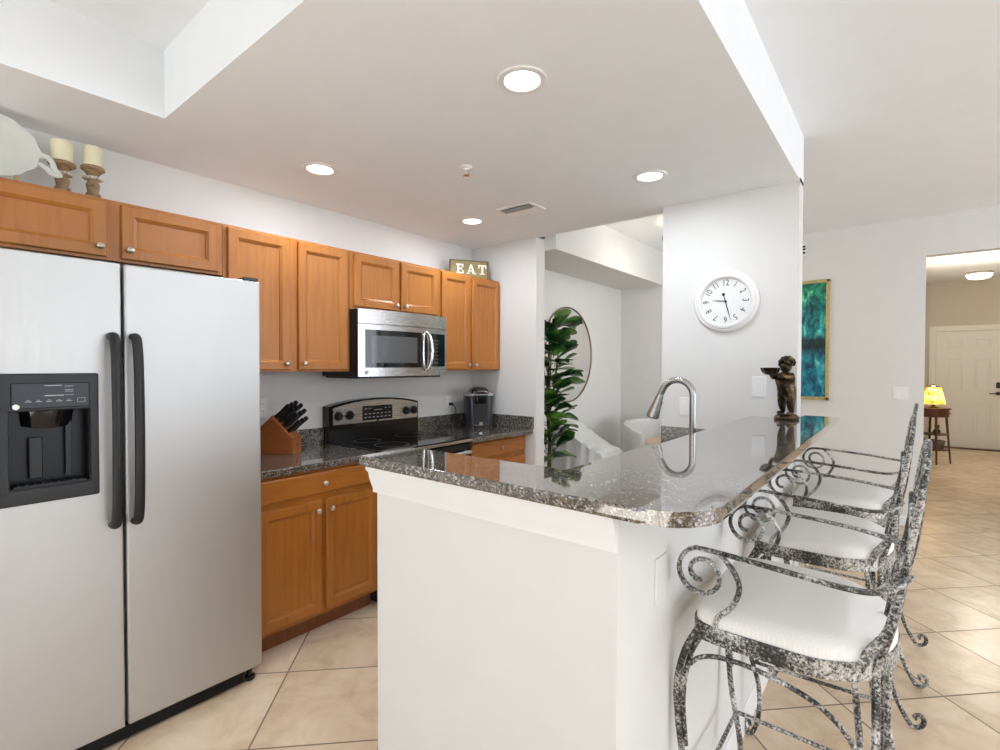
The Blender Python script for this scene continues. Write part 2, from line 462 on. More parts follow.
# hall beyond
hl = MB(); hl.box(-0.05, 0.05, YF + 0.12, 11.9, 0, 2.92)
struct('wall_hall_left', hl, HALLP)
struct('wall_hall_right', MB().box(2.2, 2.3, YF + 0.12, 11.9, 0, 2.92), HALLP)
he = MB(); he.box(-0.05, 0.431, 11.9, 12.02, 0, 2.92); he.box(1.299, 2.3, 11.9, 12.02, 0, 2.92); he.box(0.431, 1.299, 11.9, 12.02, 2.039, 2.92)
struct('wall_hall_end', he, HALLP)
struct('ceiling_hall', MB().box(-0.05, 2.3, YF + 0.12, 12.02, 2.92, 3.02), CEIL)
# living room side wall with sliding door opening, back wall with window opening (both behind the camera)
rw = MB(); rw.box(5.5, 5.62, -4.0, 0.4, 0, ZH); rw.box(5.5, 5.62, 5.4, YF + 0.12, 0, ZH); rw.box(5.5, 5.62, 0.4, 5.4, 2.45, ZH)
struct('wall_right', rw, WALL)
bw = MB(); bw.box(-4.0, -2.7, -4.12, -4.0, 0, ZH); bw.box(2.1, 5.62, -4.12, -4.0, 0, ZH); bw.box(-2.7, 2.1, -4.12, -4.0, 0, 0.2); bw.box(-2.7, 2.1, -4.12, -4.0, 2.5, ZH)
struct('wall_back', bw, WALL)
def window_frame(name, M, w, h):
    mb = MB()
    for a in (0, w / 3 - 0.03, 2 * w / 3 - 0.03, w - 0.06): mb.box(a, a + 0.06, -0.04, 0.04, 0, h, M=M)
    mb.box(0, w, -0.04, 0.04, 0, 0.06, M=M); mb.box(0, w, -0.04, 0.04, h - 0.06, h, M=M)
    o = struct(name, mb, TRIM)
    return o
window_frame('window_1', Matrix.Translation((-2.7, -4.06, 0.2)), 4.8, 2.3)
window_frame('window_2', Matrix.Translation((5.56, 0.4, 0)) @ Matrix.Rotation(PI / 2, 4, 'Z'), 5.0, 2.45)

# bar half wall with its moulding and baseboards
wbm = MB(); wbm.box(-1.296, XS - 0.013, 0.995, 1.13, 0, 1.098); wbm.box(-0.60, XS - 0.013, 1.13, YC, 0, 1.098)
struct('wall_bar', wbm, WALL)
tm = MB()
prof = [(0.0, 1.015), (0.010, 1.018), (0.010, 1.030), (0.014, 1.045), (0.018, 1.062), (0.020, 1.080), (0.026, 1.090), (0.026, 1.098), (0.0, 1.098)]
tm.loft([[(-1.296 - o_, 0.995 - o_, z) for o_, z in prof], [(XS - 0.011, 0.995 - o_, z) for o_, z in prof]])
tm.loft([[(-1.296 - o_, 0.995 - o_, z) for o_, z in prof], [(-1.296 - o_, 1.13, z) for o_, z in prof]])
struct('trim_bar', tm, TRIM)
def baseboard(name, x0, y0, x1, y1, nx, ny, h=0.085, t=0.013):
    mb = MB(); P = [(0, 0), (t, 0), (t, h - 0.02), (t * 0.55, h - 0.006), (t * 0.3, h), (0, h)]
    mb.loft([[(x + nx * a, y + ny * a, z) for a, z in P] for x, y in ((x0, y0), (x1, y1))])
    return struct(name, mb, TRIM)
baseboard('baseboard_bar', XS - 0.013, 0.995, XS - 0.013, YC, 1, 0)
baseboard('baseboard_bar_end', -1.296, 0.995, XS - 0.013, 0.995, 0, -1)
baseboard('baseboard_far', XN, YF, 0.134, YF, 0, -1)
baseboard('baseboard_alcove', XN, YE + 0.12, XN, YF, 1, 0)
baseboard('baseboard_hall', 0.05, YF + 0.12, 0.05, 11.9, 1, 0)

# front door at the end of the hall
DY = 11.9
dm = MB(); X0, X1 = 0.43, 1.30
dm.box(X0, X1, DY + 0.0, DY + 0.045, 0.012, 2.04)
door = struct('door_1', dm, DOORP, label='white six-panel front door at the end of the hall')
def dpanel(x0, x1, z0, z1):
    mb = MB(); R = []
    for ins, d in ((0, 0.0), (0.012, 0.006), (0.026, -0.004), (0.04, 0.004), (0.055, 0.008)):
        R.append([(x0 + ins, DY - d, z0 + ins), (x1 - ins, DY - d, z0 + ins), (x1 - ins, DY - d, z1 - ins), (x0 + ins, DY - d, z1 - ins)])
    mb.loft(R, cap0=False); mb.build('door_panel', DOORP, door)
for a, b in ((0.575, 0.79), (0.935, 1.15)):
    for c, d in ((0.28, 0.83), (1.01, 1.57), (1.74, 1.91)): dpanel(a, b, c, d)
mb = MB(); RX = Matrix.Rotation(PI / 2, 4, 'X')
mb.box(1.205, 1.255, DY - 0.022, DY, 1.06, 1.16, 0.006); mb.lathe([(0.016, 0), (0.016, 0.02), (0.012, 0.026)], 16, M=Matrix.Translation((1.23, DY - 0.02, 1.11)) @ RX)
mb.build('door_lock', BLACK, door)
mb = MB(); mb.lathe([(0.032, 0), (0.030, 0.012), (0.012, 0.016), (0.012, 0.05)], 18, M=Matrix.Translation((1.23, DY, 0.97)) @ RX)
mb.tube([(1.23, DY - 0.05, 0.97), (1.17, DY - 0.052, 0.97), (1.12, DY - 0.048, 0.966)], 0.009)
mb.build('door_handle', BLACK, door)
mb = MB()
for x0, x1 in ((0.335, 0.425), (1.305, 1.395)): mb.box(x0, x1, DY - 0.022, DY, 0, 2.14, 0.006)
mb.box(0.425, 1.305, DY - 0.022, DY, 2.05, 2.14, 0.006)
struct('trim_front_door', mb, DOORP)
struct('trim_threshold', MB().box(0.38, 1.35, DY - 0.10, DY, 0, 0.02, 0.006), HWOOD)

# ------------------------------------------------------------------ cabinets
DOORPROF = [(0.0, 0.0), (0.0, 0.015), (0.004, 0.019), (0.044, 0.019), (0.047, 0.0165), (0.056, 0.0115), (0.058, 0.0065), (0.062, 0.0060)]
DRAWPROF = [(0.0, 0.0), (0.0, 0.012), (0.003, 0.016), (0.010, 0.019), (0.014, 0.019)]
def knob(parent, x, y, z):
    MB().lathe([(0.006, 0), (0.005, 0.010), (0.010, 0.014), (0.014, 0.019), (0.0135, 0.024), (0.008, 0.028), (0, 0.029)], 16,
               M=Matrix.Translation((x, y, z)) @ Matrix.Rotation(PI / 2, 4, 'Y')).build('knob', NICKEL, parent)
def cab_door(parent, y0, y1, z0, z1, kside, kz, x0=0.0, name='door'):
    d = MB().panel(y0, y1, z0, z1, DOORPROF, x0).build(name, CAB, parent)
    knob(d, x0 + 0.019, y0 + 0.026 if kside < 0 else y1 - 0.026, kz); return d
XU = -2.66
def upper(y0, y1, z0, doors, label):
    t = thing('upper_cabinet', label, 'cabinet', (XU, (y0 + y1) / 2, z0), group='maple upper cabinets')
    cy = (y0 + y1) / 2; d = XU - XW
    b = MB(); h = 2.124 - z0
    b.box(-d + 0.002, 0, y0 - cy, y1 - cy, 0, h, 0.0015)
    b.build('body', CAB, t)
    for (a, c, ks) in doors:
        cab_door(t, a - cy, c - cy, 1.393 - z0 if z0 < 1.6 else (0.018 if z0 < 1.8 else 0.012), h - 0.014, ks, (0.045 if z0 < 1.6 else 0.05))
    return t
upper(0.20, 1.098, 1.865, [(0.24, 0.628, 1), (0.681, 1.074, -1)], 'wide short maple wall cabinet above the refrigerator')
upper(1.099, 1.836, 1.382, [(1.120, 1.444, 1), (1.494, 1.814, -1)], 'tall two-door maple wall cabinet between the refrigerator and the microwave')
upper(1.837, 2.594, 1.765, [(1.862, 2.210, 1), (2.233, 2.575, -1)], 'short two-door maple wall cabinet directly above the microwave')
upper(2.595, YE - 0.001, 1.382, [(2.614, 2.915, 1), (2.946, 3.283, -1)], 'tall narrow maple wall cabinet in the corner under the EAT sign')

XB = -2.395
def base_cab(y0, y1, units, label, mirror=False):
    cy = (y0 + y1) / 2
    t = thing('base_cabinet', label, 'cabinet', (XB, cy, 0))
    d = XB - XW
    MB().box(-d + 0.002, 0, y0 - cy, y1 - cy, 0.10, 0.878, 0.0015).build('body', CABH, t)
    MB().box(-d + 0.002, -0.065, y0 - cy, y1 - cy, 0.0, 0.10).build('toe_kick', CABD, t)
    for u in units:
        if u[0] == 'drawer':
            dr = MB().panel(u[1] - cy, u[2] - cy, 0.745, 0.862, DRAWPROF, 0).build('drawer', CABH, t)
            knob(dr, 0.019, (u[1] + u[2]) / 2 - cy, 0.80)
        else: cab_door(t, u[1] - cy, u[2] - cy, 0.125, 0.712, u[3], 0.66)
    return t
base_cab(1.112, 1.836, [('drawer', 1.13, 1.828), ('door', 1.13, 1.468, 1), ('door', 1.495, 1.828, -1)], 'maple base cabinet with wide drawer and two doors left of the range')
base_cab(2.608, YE - 0.001, [('drawer', 2.645, 3.285), ('door', 2.645, 2.955, 1), ('door', 2.975, 3.285, -1)], 'maple base cabinet with one drawer under the coffee maker')

def slab(t, poly, z0, z1, name='slab', bev=0.006):
    return MB().prism(poly, z0, z1, bev=bev).build(name, GRAN, t)
XCE = -2.36
t = thing('granite_countertop', 'brown speckled granite countertop under the knife block', 'countertop', (0, 0, 0.878))
slab(t, [(XW + 0.001, 1.108), (XCE, 1.108), (XCE, 1.838), (XW + 0.001, 1.838)], 0, 0.036)
MB().box(XW + 0.001, XW + 0.021, 1.108, 1.838, 0.036, 0.136, 0.003).build('backsplash', GRAN, t)
t = thing('granite_countertop', 'brown speckled granite countertop under the coffee maker', 'countertop', (0, 0, 0.878))
slab(t, [(XW + 0.001, 2.607), (XCE + 0.02, 2.607), (XCE + 0.05, YE - 0.001), (XW + 0.001, YE - 0.001)], 0, 0.036)
mb = MB(); mb.box(XW + 0.001, XW + 0.021, 2.607, YE - 0.001, 0.036, 0.136, 0.003); mb.box(XW + 0.021, -2.30, YE - 0.021, YE - 0.001, 0.036, 0.136, 0.003)
mb.build('backsplash', GRAN, t)

# low sink run behind the bar
t = thing('sink_cabinet', 'maple sink cabinet behind the raised bar', 'cabinet', (-1.24, 2.16, 0))
R180 = Matrix.Rotation(PI, 4, 'Z')
mb = MB(); mb.box(0.0, 0.635, -1.02, 1.035, 0.10, 0.66)
for q in ((0.0, 0.02, -1.02, 1.035), (0.615, 0.635, -1.02, 1.035), (0.02, 0.615, -1.02, -1.0), (0.02, 0.615, 1.015, 1.035)): mb.box(*q, 0.66, 0.876)
mb.build('body', CABH, t)
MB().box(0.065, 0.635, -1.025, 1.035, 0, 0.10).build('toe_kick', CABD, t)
for a in (-1.0, -0.5, 0.02, 0.53):
    d_ = MB().panel(a, a + 0.48, 0.125, 0.712, DOORPROF, 0, M=R180).build('door', CAB, t)
    MB().panel(a, a + 0.48, 0.745, 0.862, DRAWPROF, 0, M=R180).build('drawer', CABH, t)
t = thing('sink_counter', 'low granite sink counter behind the raised bar below the faucet', 'countertop', (0, 0, 0.878))
mb = MB(); HX0, HX1, HY0, HY1 = -1.17, -0.83, 2.0, 2.72
for q in ((-1.275, HX0, 1.135, YC - 0.001), (HX1, -0.603, 1.135, YC - 0.001), (HX0, HX1, 1.135, HY0), (HX0, HX1, HY1, YC - 0.001)): mb.box(*q, 0, 0.036)
mb.build('slab', GRAN, t)
mb = MB(); mb.box(-1.222, -0.603, YC - 0.022, YC - 0.001, 0.036, 0.155, 0.003); mb.build('backsplash', GRAN, t)
mb = MB(); th = 0.004
mb.box(HX0, HX1, HY0, HY1, -0.18, -0.176)
for q in ((HX0, HX0 + th, HY0, HY1), (HX1 - th, HX1, HY0, HY1), (HX0, HX1, HY0, HY0 + th), (HX0, HX1, HY1 - th, HY1)): mb.box(*q, -0.176, 0.03)
mb.build('sink_bowl', LEAFBK, t)

# raised bar top: L-shaped, rounded outer corner
def arc(cx, cy, r, a0, a1, n=10): return [(cx + r * math.cos(a0 + (a1 - a0) * i / n), cy + r * math.sin(a0 + (a1 - a0) * i / n)) for i in range(n + 1)]
BX, BY = -0.288, 0.963
poly = arc(-1.354 + 0.012, BY + 0.012, 0.012, PI, 1.5 * PI, 4) + arc(BX - 0.13, BY + 0.13, 0.13, -PI / 2, 0, 12) + [(BX, 3.44), (XS + 0.001, 3.44), (XS + 0.001, YC - 0.001), (-0.702, YC - 0.001), (-0.702, 1.19), (-1.354, 1.19)]
o = MB().prism(poly, 0.0, 0.032, bev=0.007).build('granite_countertop', GRAN, None, (0, 0, 1.098))
tag(o, 'raised L-shaped speckled granite bar top above the white half wall', 'countertop')

# ------------------------------------------------------------------ refrigerator
XFR = -2.258
fy0, fym, fy1 = 0.174, 0.582, 1.094
t = thing('refrigerator', 'large stainless steel side-by-side refrigerator', 'refrigerator', (XFR, 0.629, 0))
fc = 0.629
MB().box(-0.665, -0.075, fy0 - fc + 0.006, fy1 - fc - 0.006, 0.045, 1.775, 0.006).build('body', DGREY, t)
fd = MB().box(-0.068, 0.0, fym - fc + 0.004, fy1 - fc, 0.060, 1.792, 0.010, seg=3).build('fridge_door', STEEL, t)
# freezer door with the dispenser well cut out
dy0, dy1, dz0, dz1 = 0.225 - fc, 0.506 - fc, 0.955, 1.388     # dispenser frame
wy0, wy1, wz0, wz1 = 0.272 - fc, 0.480 - fc, 1.006, 1.262     # its well
a0, a1 = fy0 - fc, fym - fc - 0.004
mb = MB(); bm = mb.bm
def rr2(y0, y1, z0, z1, x): return [(x, y0, z0), (x, y1, z0), (x, y1, z1), (x, y0, z1)]
hy0, hy1, hz0, hz1 = wy0 - 0.012, wy1 + 0.012, wz0 - 0.012, wz1 + 0.022
mb.loft([rr2(a0, a1, 0.060, 1.792, -0.068), rr2(a0, a1, 0.060, 1.792, -0.008), rr2(a0 + 0.003, a1 - 0.003, 0.063, 1.789, -0.0025), rr2(a0 + 0.009, a1 - 0.009, 0.069, 1.783, 0.0),
         rr2(hy0, hy1, hz0, hz1, 0.0), rr2(hy0, hy1, hz0, hz1, -0.068)], closed=True)
fz = mb.build('freezer_door', STEEL, t)
mb = MB()
mb.box(0.0, 0.010, dy0, dy1, wz1, dz1, 0.006); mb.box(0.0, 0.010, dy0, dy1, dz0, wz0, 0.006)
mb.box(0.0, 0.010, dy0, wy0, wz0 - 0.012, wz1 + 0.012, 0.004); mb.box(0.0, 0.010, wy1, dy1, wz0 - 0.012, wz1 + 0.012, 0.004)
mb.build('dispenser_frame', DGREY, fz, label='dark grey frame of the ice and water dispenser')
mb = MB()
mb.box(-0.066, -0.062, wy0 - 0.01, wy1 + 0.01, wz0 - 0.01, wz1 + 0.02)
mb.box(-0.062, 0.002, wy0 - 0.01, wy0 + 0.002, wz0 - 0.01, wz1 + 0.02); mb.box(-0.062, 0.002, wy1 - 0.002, wy1 + 0.01, wz0 - 0.01, wz1 + 0.02)
mb.box(-0.062, 0.006, wy0, wy1, wz0 - 0.01, wz0 + 0.004); mb.box(-0.062, 0.002, wy0, wy1, wz1 + 0.008, wz1 + 0.02)
mb.build('dispenser_well', plain('matte_black', (0.005, 0.005, 0.005), 0.35, var=0.1, spec=0.25), fz)
mb = MB(); my = (wy0 + wy1) / 2
ring = []
for i in range(7):
    z = wz1 + 0.01 - i * 0.012; q = 1 - (i / 6) ** 2 * 0.35
    ring.append([(-0.060 + (0.052 * q) * math.sin(PI * k / 12), my - 0.075 * math.cos(PI * k / 12) * (1 - i * 0.02), z + 0.010 * math.cos(PI * k / 12) ** 2 * (i > 0)) for k in range(13)])
mb.loft(ring); mb.build('dispenser_chute', BLACKG, fz)
mb = MB(); mb.box(-0.045, -0.040, my - 0.05, my - 0.015, 1.03, 1.17, 0.004); mb.box(-0.045, -0.040, my + 0.045, my + 0.062, 1.03, 1.22, 0.002)
mb.build('dispenser_paddle', DGREY, fz)
mb = MB(); mb.box(-0.05, 0.002, wy0 + 0.01, wy1 - 0.01, wz0 + 0.004, wz0 + 0.010)
for i in range(9): mb.box(-0.045, -0.002, wy0 + 0.02 + i * 0.02, wy0 + 0.026 + i * 0.02, wz0 + 0.010, wz0 + 0.013)
mb.build('drip_tray', DGREY, fz)
MB().box(0.008, 0.0125, 0.277 - fc, 0.479 - fc, 1.272, 1.357, 0.003).build('control_panel', plain('panel_black', (0.008, 0.008, 0.009), 0.22, var=0.05, spec=0.25), fz)
mb = MB(); cy0 = 0.277 - fc
mb.box(0.0125, 0.0131, cy0 + 0.082, cy0 + 0.128, 1.346, 1.3485); mb.box(0.0125, 0.0131, cy0 + 0.082, cy0 + 0.132, 1.312, 1.3150)
for z in (1.3375, 1.320):
    mb.box(0.0125, 0.0131, cy0 + 0.135, cy0 + 0.158, z + 0.006, z + 0.0075); mb.box(0.0125, 0.0131, cy0 + 0.135, cy0 + 0.158, z - 0.006, z - 0.0045)
for i in range(5):
    a = cy0 + 0.034 + i * 0.026
    mb.box(0.0125, 0.0131, a, a + 0.016, 1.2935, 1.2955); mb.box(0.0125, 0.0131, a + 0.004, a + 0.011, 1.2985, 1.3)
for zz in (1.288, 1.302): mb.box(0.0125, 0.0131, cy0 + 0.168, cy0 + 0.190, zz, zz + 0.0012)
for yy in (0.168, 0.1888): mb.box(0.0125, 0.0131, cy0 + yy, cy0 + yy + 0.0012, 1.288, 1.3032)
mb.build('button_print', GREYP, fz, label='pale grey printed buttons and lines')
MB().lathe([(0.009, 0), (0.009, 0.0025), (0.006, 0.0035), (0, 0.0035)], 18, M=Matrix.Translation((0.0125, cy0 + 0.012, 1.279)) @ Matrix.Rotation(PI / 2, 4, 'Y')).build('round_badge', WHITE, fz)
def fhandle(door_, y, tilt):
    pts = [(0.004, y, 1.522), (0.030, y + tilt * 0.2, 1.519), (0.046, y, 1.49), (0.058, y, 1.40), (0.064, y, 1.18), (0.058, y, 0.95), (0.046, y, 0.865), (0.030, y, 0.836), (0.004, y, 0.832)]
    mb = MB(); mb.tube(pts, 0.014, 16, ry=0.0165, up=(0, 1, 0), smooth=6)
    mb.build('handle', DGREY, door_, label='long dark bowed handle')
fhandle(fz, 0.547 - fc, 0); fhandle(fd, 0.614 - fc, 0)
mb = MB(); mb.box(-0.60, -0.018, fy0 - fc + 0.02, fy1 - fc - 0.07, 0.008, 0.058)
for i in range(14): mb.box(-0.018, -0.013, fy0 - fc + 0.03, fy1 - fc - 0.08, 0.012 + i * 0.0032, 0.0135 + i * 0.0032)
mb.build('toe_grille', BLACK, t)
for yy in (fy0 - fc + 0.05, fy1 - fc - 0.045):
    MB().lathe([(0.020, 0), (0.024, 0.004), (0.024, 0.018), (0.012, 0.022), (0.012, 0.06)], 16, M=Matrix.Translation((-0.035, yy, 0))).build('foot', BLACK, t)
MB().box(-0.13, -0.005, fy1 - fc - 0.07, fy1 - fc - 0.006, 1.792, 1.806, 0.004).build('hinge_cover', BLACK, t)

# ------------------------------------------------------------------ range
ry0, ry1 = 1.842, 2.604; rc = (ry0 + ry1) / 2; hw = (ry1 - ry0) / 2
t = thing('range', 'black and stainless electric range between the two counters', 'stove', (XB, rc, 0))
MB().box(-0.56, 0.0, -hw + 0.002, hw - 0.002, 0.02, 0.895, 0.003).build('body', DGREY, t)
ct = MB().box(-0.51, 0.06, -hw, hw, 0.897, 0.922, 0.006).build('cooktop', BLACKG, t)
mb = MB()
for bx_, by_, r_ in ((-0.12, -0.18, 0.105), (-0.12, 0.19, 0.085), (-0.37, -0.18, 0.085), (-0.37, 0.19, 0.105)):
    mb = MB(); mb.tube([(bx_ + r_ * math.cos(2 * PI * k / 40), by_ + r_ * math.sin(2 * PI * k / 40), 0.9223) for k in range(40)], 0.0022, 6, closed=True, ry=0.0005, up=(0, 0, 1)); mb.build('burner_ring', DIMP, ct)
MB().box(0.045, 0.066, -hw, hw, 0.894, 0.914, 0.005).build('front_rail', STEELY, t)
od = MB().box(0.0, 0.055, -hw + 0.004, hw - 0.004, 0.22, 0.885, 0.008).build('oven_door', BLACKG, t)
mb = MB(); mb.tube([(0.09, -hw + 0.05, 0.83), (0.10, 0, 0.83), (0.09, hw - 0.05, 0.83)], 0.012, 12, smooth=6)
for s_ in (-1, 1): mb.tube([(0.05, s_ * (hw - 0.07), 0.83), (0.095, s_ * (hw - 0.07), 0.83)], 0.010)
mb.build('handle', STEELY, od)
MB().box(0.0, 0.05, -hw + 0.004, hw - 0.004, 0.05, 0.21, 0.008).build('storage_drawer', STEELY, t)
# backguard: black body with an arched top, steel control face leaning back
def arched(z_end, z_mid, zb, y0, y1, n=20):
    P = [(y0, zb)]
    for i in range(n + 1):
        y = y0 + (y1 - y0) * i / n; s_ = (y - y0) / (y1 - y0) * 2 - 1
        zz = z_end + (z_mid - z_end) * (1 - abs(s_) ** 2.2)
        P.append((y, zz))
    P.append((y1, zb)); return list(P)
bx0 = -0.575
MB().loft([[(bx0, y, z) for y, z in arched(1.150, 1.192, 0.90, -hw, hw)], [(-0.50, y, z) for y, z in arched(1.150, 1.192, 0.90, -hw, hw)]]).build('backguard', BLACKG, t)
RF = -0.4985
face = arched(1.138, 1.180, 1.028, -hw + 0.028, hw - 0.012)
cf = MB().loft([[(RF - 0.006, y, z) for y, z in face], [(RF + 0.004, y, z) for y, z in face]]).build('control_face', STEELY, t)
for ky in (-0.318, -0.232, 0.258, 0.332):
    mb = MB(); Mk = Matrix.Translation((RF + 0.004, ky, 1.086)) @ Matrix.Rotation(PI / 2, 4, 'Y')
    mb.lathe([(0.031, 0), (0.031, 0.004), (0.026, 0.007), (0.024, 0.022), (0.020, 0.026), (0, 0.026)], 22, M=Mk)
    mb.box(RF + 0.028, RF + 0.036, ky - 0.005, ky + 0.005, 1.064, 1.108, 0.002)
    mb.build('burner_knob', BLACK, cf)
ds = MB().box(RF + 0.003, RF + 0.0075, -0.128, 0.128, 1.040, 1.140, 0.003).build('clock_display', BLACKG, cf)
mb = MB()
for i in range(7):
    for z in (1.058, 1.082, 1.118):
        if z > 1.1 and 2 <= i <= 4: continue
        mb.box(RF + 0.0075, RF + 0.008, -0.112 + i * 0.034, -0.094 + i * 0.034, z, z + 0.005)
mb.box(RF + 0.0075, RF + 0.008, -0.035, 0.035, 1.108, 1.112)
mb.build('display_print', GREYP, cf)
MB().lathe([(0.009, 0), (0.009, 0.002), (0, 0.0025)], 16, M=Matrix.Translation((RF + 0.004, 0.0, 1.034)) @ Matrix.Rotation(PI / 2, 4, 'Y')).build('round_badge', BLACK, cf)

# ------------------------------------------------------------------ microwave over the range
my0, my1 = 1.840, 2.592; mc = (my0 + my1) / 2; mh = (my1 - my0) / 2
MZ0, MZ1 = 1.350, 1.7645
t = thing('microwave', 'stainless over-the-range microwave with bowed front below the short cabinet', 'microwave', (-2.60, mc, MZ0))
H = MZ1 - MZ0
MB().box(-0.37, -0.002, -mh, mh, 0.0, H, 0.003).build('body', BLACK, t)
def bowed(y0, y1, z0, z1, d0, bow, n=16, rim=0.0):
    """front skin between y0..y1 bulging towards +X in the middle of the appliance"""
    def fx(y): return d0 + bow * (1 - (y / mh) ** 2)
    rings = []
    for i in range(n + 1):
        y = y0 + (y1 - y0) * i / n
        rings.append([(d0 - 0.01 if rim == 0 else fx(y) - rim, y, z0), (fx(y), y, z0), (fx(y), y, z1), (d0 - 0.01 if rim == 0 else fx(y) - rim, y, z1)])
    return rings
BW = 0.034
MB().loft(bowed(-mh, mh, H - 0.088, H, 0.022, BW)).build('vent_panel', STEELY, t)
dv = MB().loft(bowed(-mh, 0.172, 0.0, H - 0.092, 0.022, BW)).build('door', STEELY, t)
split = 0.172
MB().loft(bowed(split + 0.003, mh, 0.0, H - 0.092, 0.022, BW)).build('control_side', STEELY, t)
MB().loft(bowed(-mh + 0.045, split - 0.062, 0.055, H - 0.125, 0.0235, BW, rim=0.004)).build('window', BLACKG, dv)
MB().loft(bowed(-mh + 0.085, split - 0.105, 0.085, H - 0.16, 0.0242, BW, rim=0.003)).build('window_mesh', plain('microwave_screen', (0.10, 0.10, 0.10), 0.12, var=0.05), dv)
kp = MB().loft(bowed(split + 0.012, mh - 0.022, 0.062, H - 0.125, 0.0235, BW, rim=0.004)).build('keypad', BLACKG, t)
mb = MB(); 
def fxm(y): return 0.0238 + BW * (1 - (y / mh) ** 2)
for r_ in range(7):
    for c_ in range(3):
        y = split + 0.030 + c_ * 0.028; z = 0.085 + r_ * 0.026
        MB().box(fxm(y) - 0.001, fxm(y) + 0.0006, y, y + 0.014, z, z + 0.006).build('key', DIMP, kp)
hy = split - 0.032
hc = 0.168
mb = MB(); pl = []
for k in range(48):
    a_ = 2 * PI * k / 48; dy = 0.026 * math.cos(a_); dz = 0.128 * math.sin(a_)
    out = 0.004 + (0.040 if dy > 0 else 0.006) * abs(math.cos(a_)) ** 0.8
    pl.append((fxm(hy + dy) + out, hy + dy, hc + dz))
mb.tube(pl, [0.0075 + 0.0055 * max(0, math.cos(2 * PI * k / 48)) for k in range(48)], 10, closed=True)
hn = mb.build('handle', CHROME, dv)
mb = MB(); mb.prism([(0.024 * math.cos(2 * PI * k / 36), 0.126 * math.sin(2 * PI * k / 36)) for k in range(36)], -0.001, 0.0015, M=Matrix(((0, 0, 1, fxm(hy)), (1, 0, 0, hy), (0, 1, 0, hc), (0, 0, 0, 1))))
mb.build('handle_recess', BLACK, hn)
MB().lathe([(0.013, 0), (0.013, 0.0015), (0.010, 0.0022), (0, 0.0022)], 20, M=Matrix.Translation((fxm(-mh + 0.055), -mh + 0.055, 0.026)) @ Matrix.Rotation(PI / 2, 4, 'Y')).build('round_badge', GREYP, dv)
MB().box(-0.36, -0.02, -mh + 0.02, mh - 0.02, -0.012, 0.0).build('underside_grille', BLACK, t)

# ------------------------------------------------------------------ things on the kitchen counter
kb_dir = math.atan2(0.59, 0.81)           # the low front of the block faces this way
kz = 0.914; KBX, KBY = -2.842, 1.452
t = thing('knife_block', 'reddish wooden knife block on the counter beside the refrigerator', 'knife block', (KBX, KBY, kz), kb_dir)
side = [(-0.10, 0.0), (0.135, 0.0), (0.135, 0.090), (0.108, 0.112), (0.012, 0.218), (-0.10, 0.108)]
W = 0.056
Mside = Matrix(((1, 0, 0, 0), (0, 0, 1, 0), (0, 1, 0, 0), (0, 0, 0, 1)))
MB().prism(side, -W, W, M=Mside, bev=0.003).build('block', BLOCKW, t)
MB().lathe([(0.012, 0), (0.012, 0.001), (0, 0.0012)], 20, M=Matrix.Translation((0.135, 0, 0.045)) @ Matrix.Rotation(PI / 2, 4, 'Y')).build('stamp', plain('stamp_ink', (0.22, 0.07, 0.02), 0.6), t)
Mkb = Matrix.Translation((KBX, KBY, kz)) @ Matrix.Rotation(kb_dir, 4, 'Z')
# slots in the slanted top face, from (0.108,0.106) up to (0.015,0.195)
ax = Vector((0.74, 0, 0.67)).normalized()
kn_mesh = None
specs = []
for row, s_ in enumerate((0.12, 0.40, 0.66, 0.88)):
    for c_ in range(3): specs.append((row, s_, (-0.034, 0.0, 0.034)[c_], (0.105, 0.125, 0.13, 0.12)[row] * (1 + 0.10 * ((c_ * 7 + row * 3) % 3 - 1))))
place = ('in the lowest row', 'in the second row', 'in the third row', 'in the topmost row'); colm = ('nearest the refrigerator front', 'in the middle', 'nearest the wall')
for row, s_, yy, L in specs:
    base = Vector((0.108 + (0.012 - 0.108) * s_, yy, 0.112 + (0.218 - 0.112) * s_))
    Mloc = Mkb @ Matrix.Translation(base) @ Vector((0, 0, 1)).rotation_difference(ax).to_matrix().to_4x4()
    t = thing('knife', 'black-handled kitchen knife %s of the knife block, %s' % (place[row], colm[(-0.034, 0.0, 0.034).index(yy)]), 'knife', group='knives in the block')
    t.matrix_world = Mloc
    mb = MB(); mb.loft([[(sx * a, sy * b, z) for sx, sy in ((1, .5), (.5, 1), (-.5, 1), (-1, .5), (-1, -.5), (-.5, -1), (.5, -1), (1, -.5))] for z, a, b in ((0.004, 0.010, 0.0075), (0.012, 0.011, 0.008), (L * 0.4, 0.0095, 0.007), (L * 0.75, 0.0115, 0.008), (L * 0.95, 0.012, 0.008), (L, 0.008, 0.005))])
    mb.build('handle', BLACK, t)
    mb = MB(); mb.box(-0.009, 0.009, -0.001, 0.001, -0.085, 0.004); mb.box(-0.0105, 0.0105, -0.0078, 0.0078, 0.0005, 0.004)
    mb.build('blade', SILVBLADE, t)

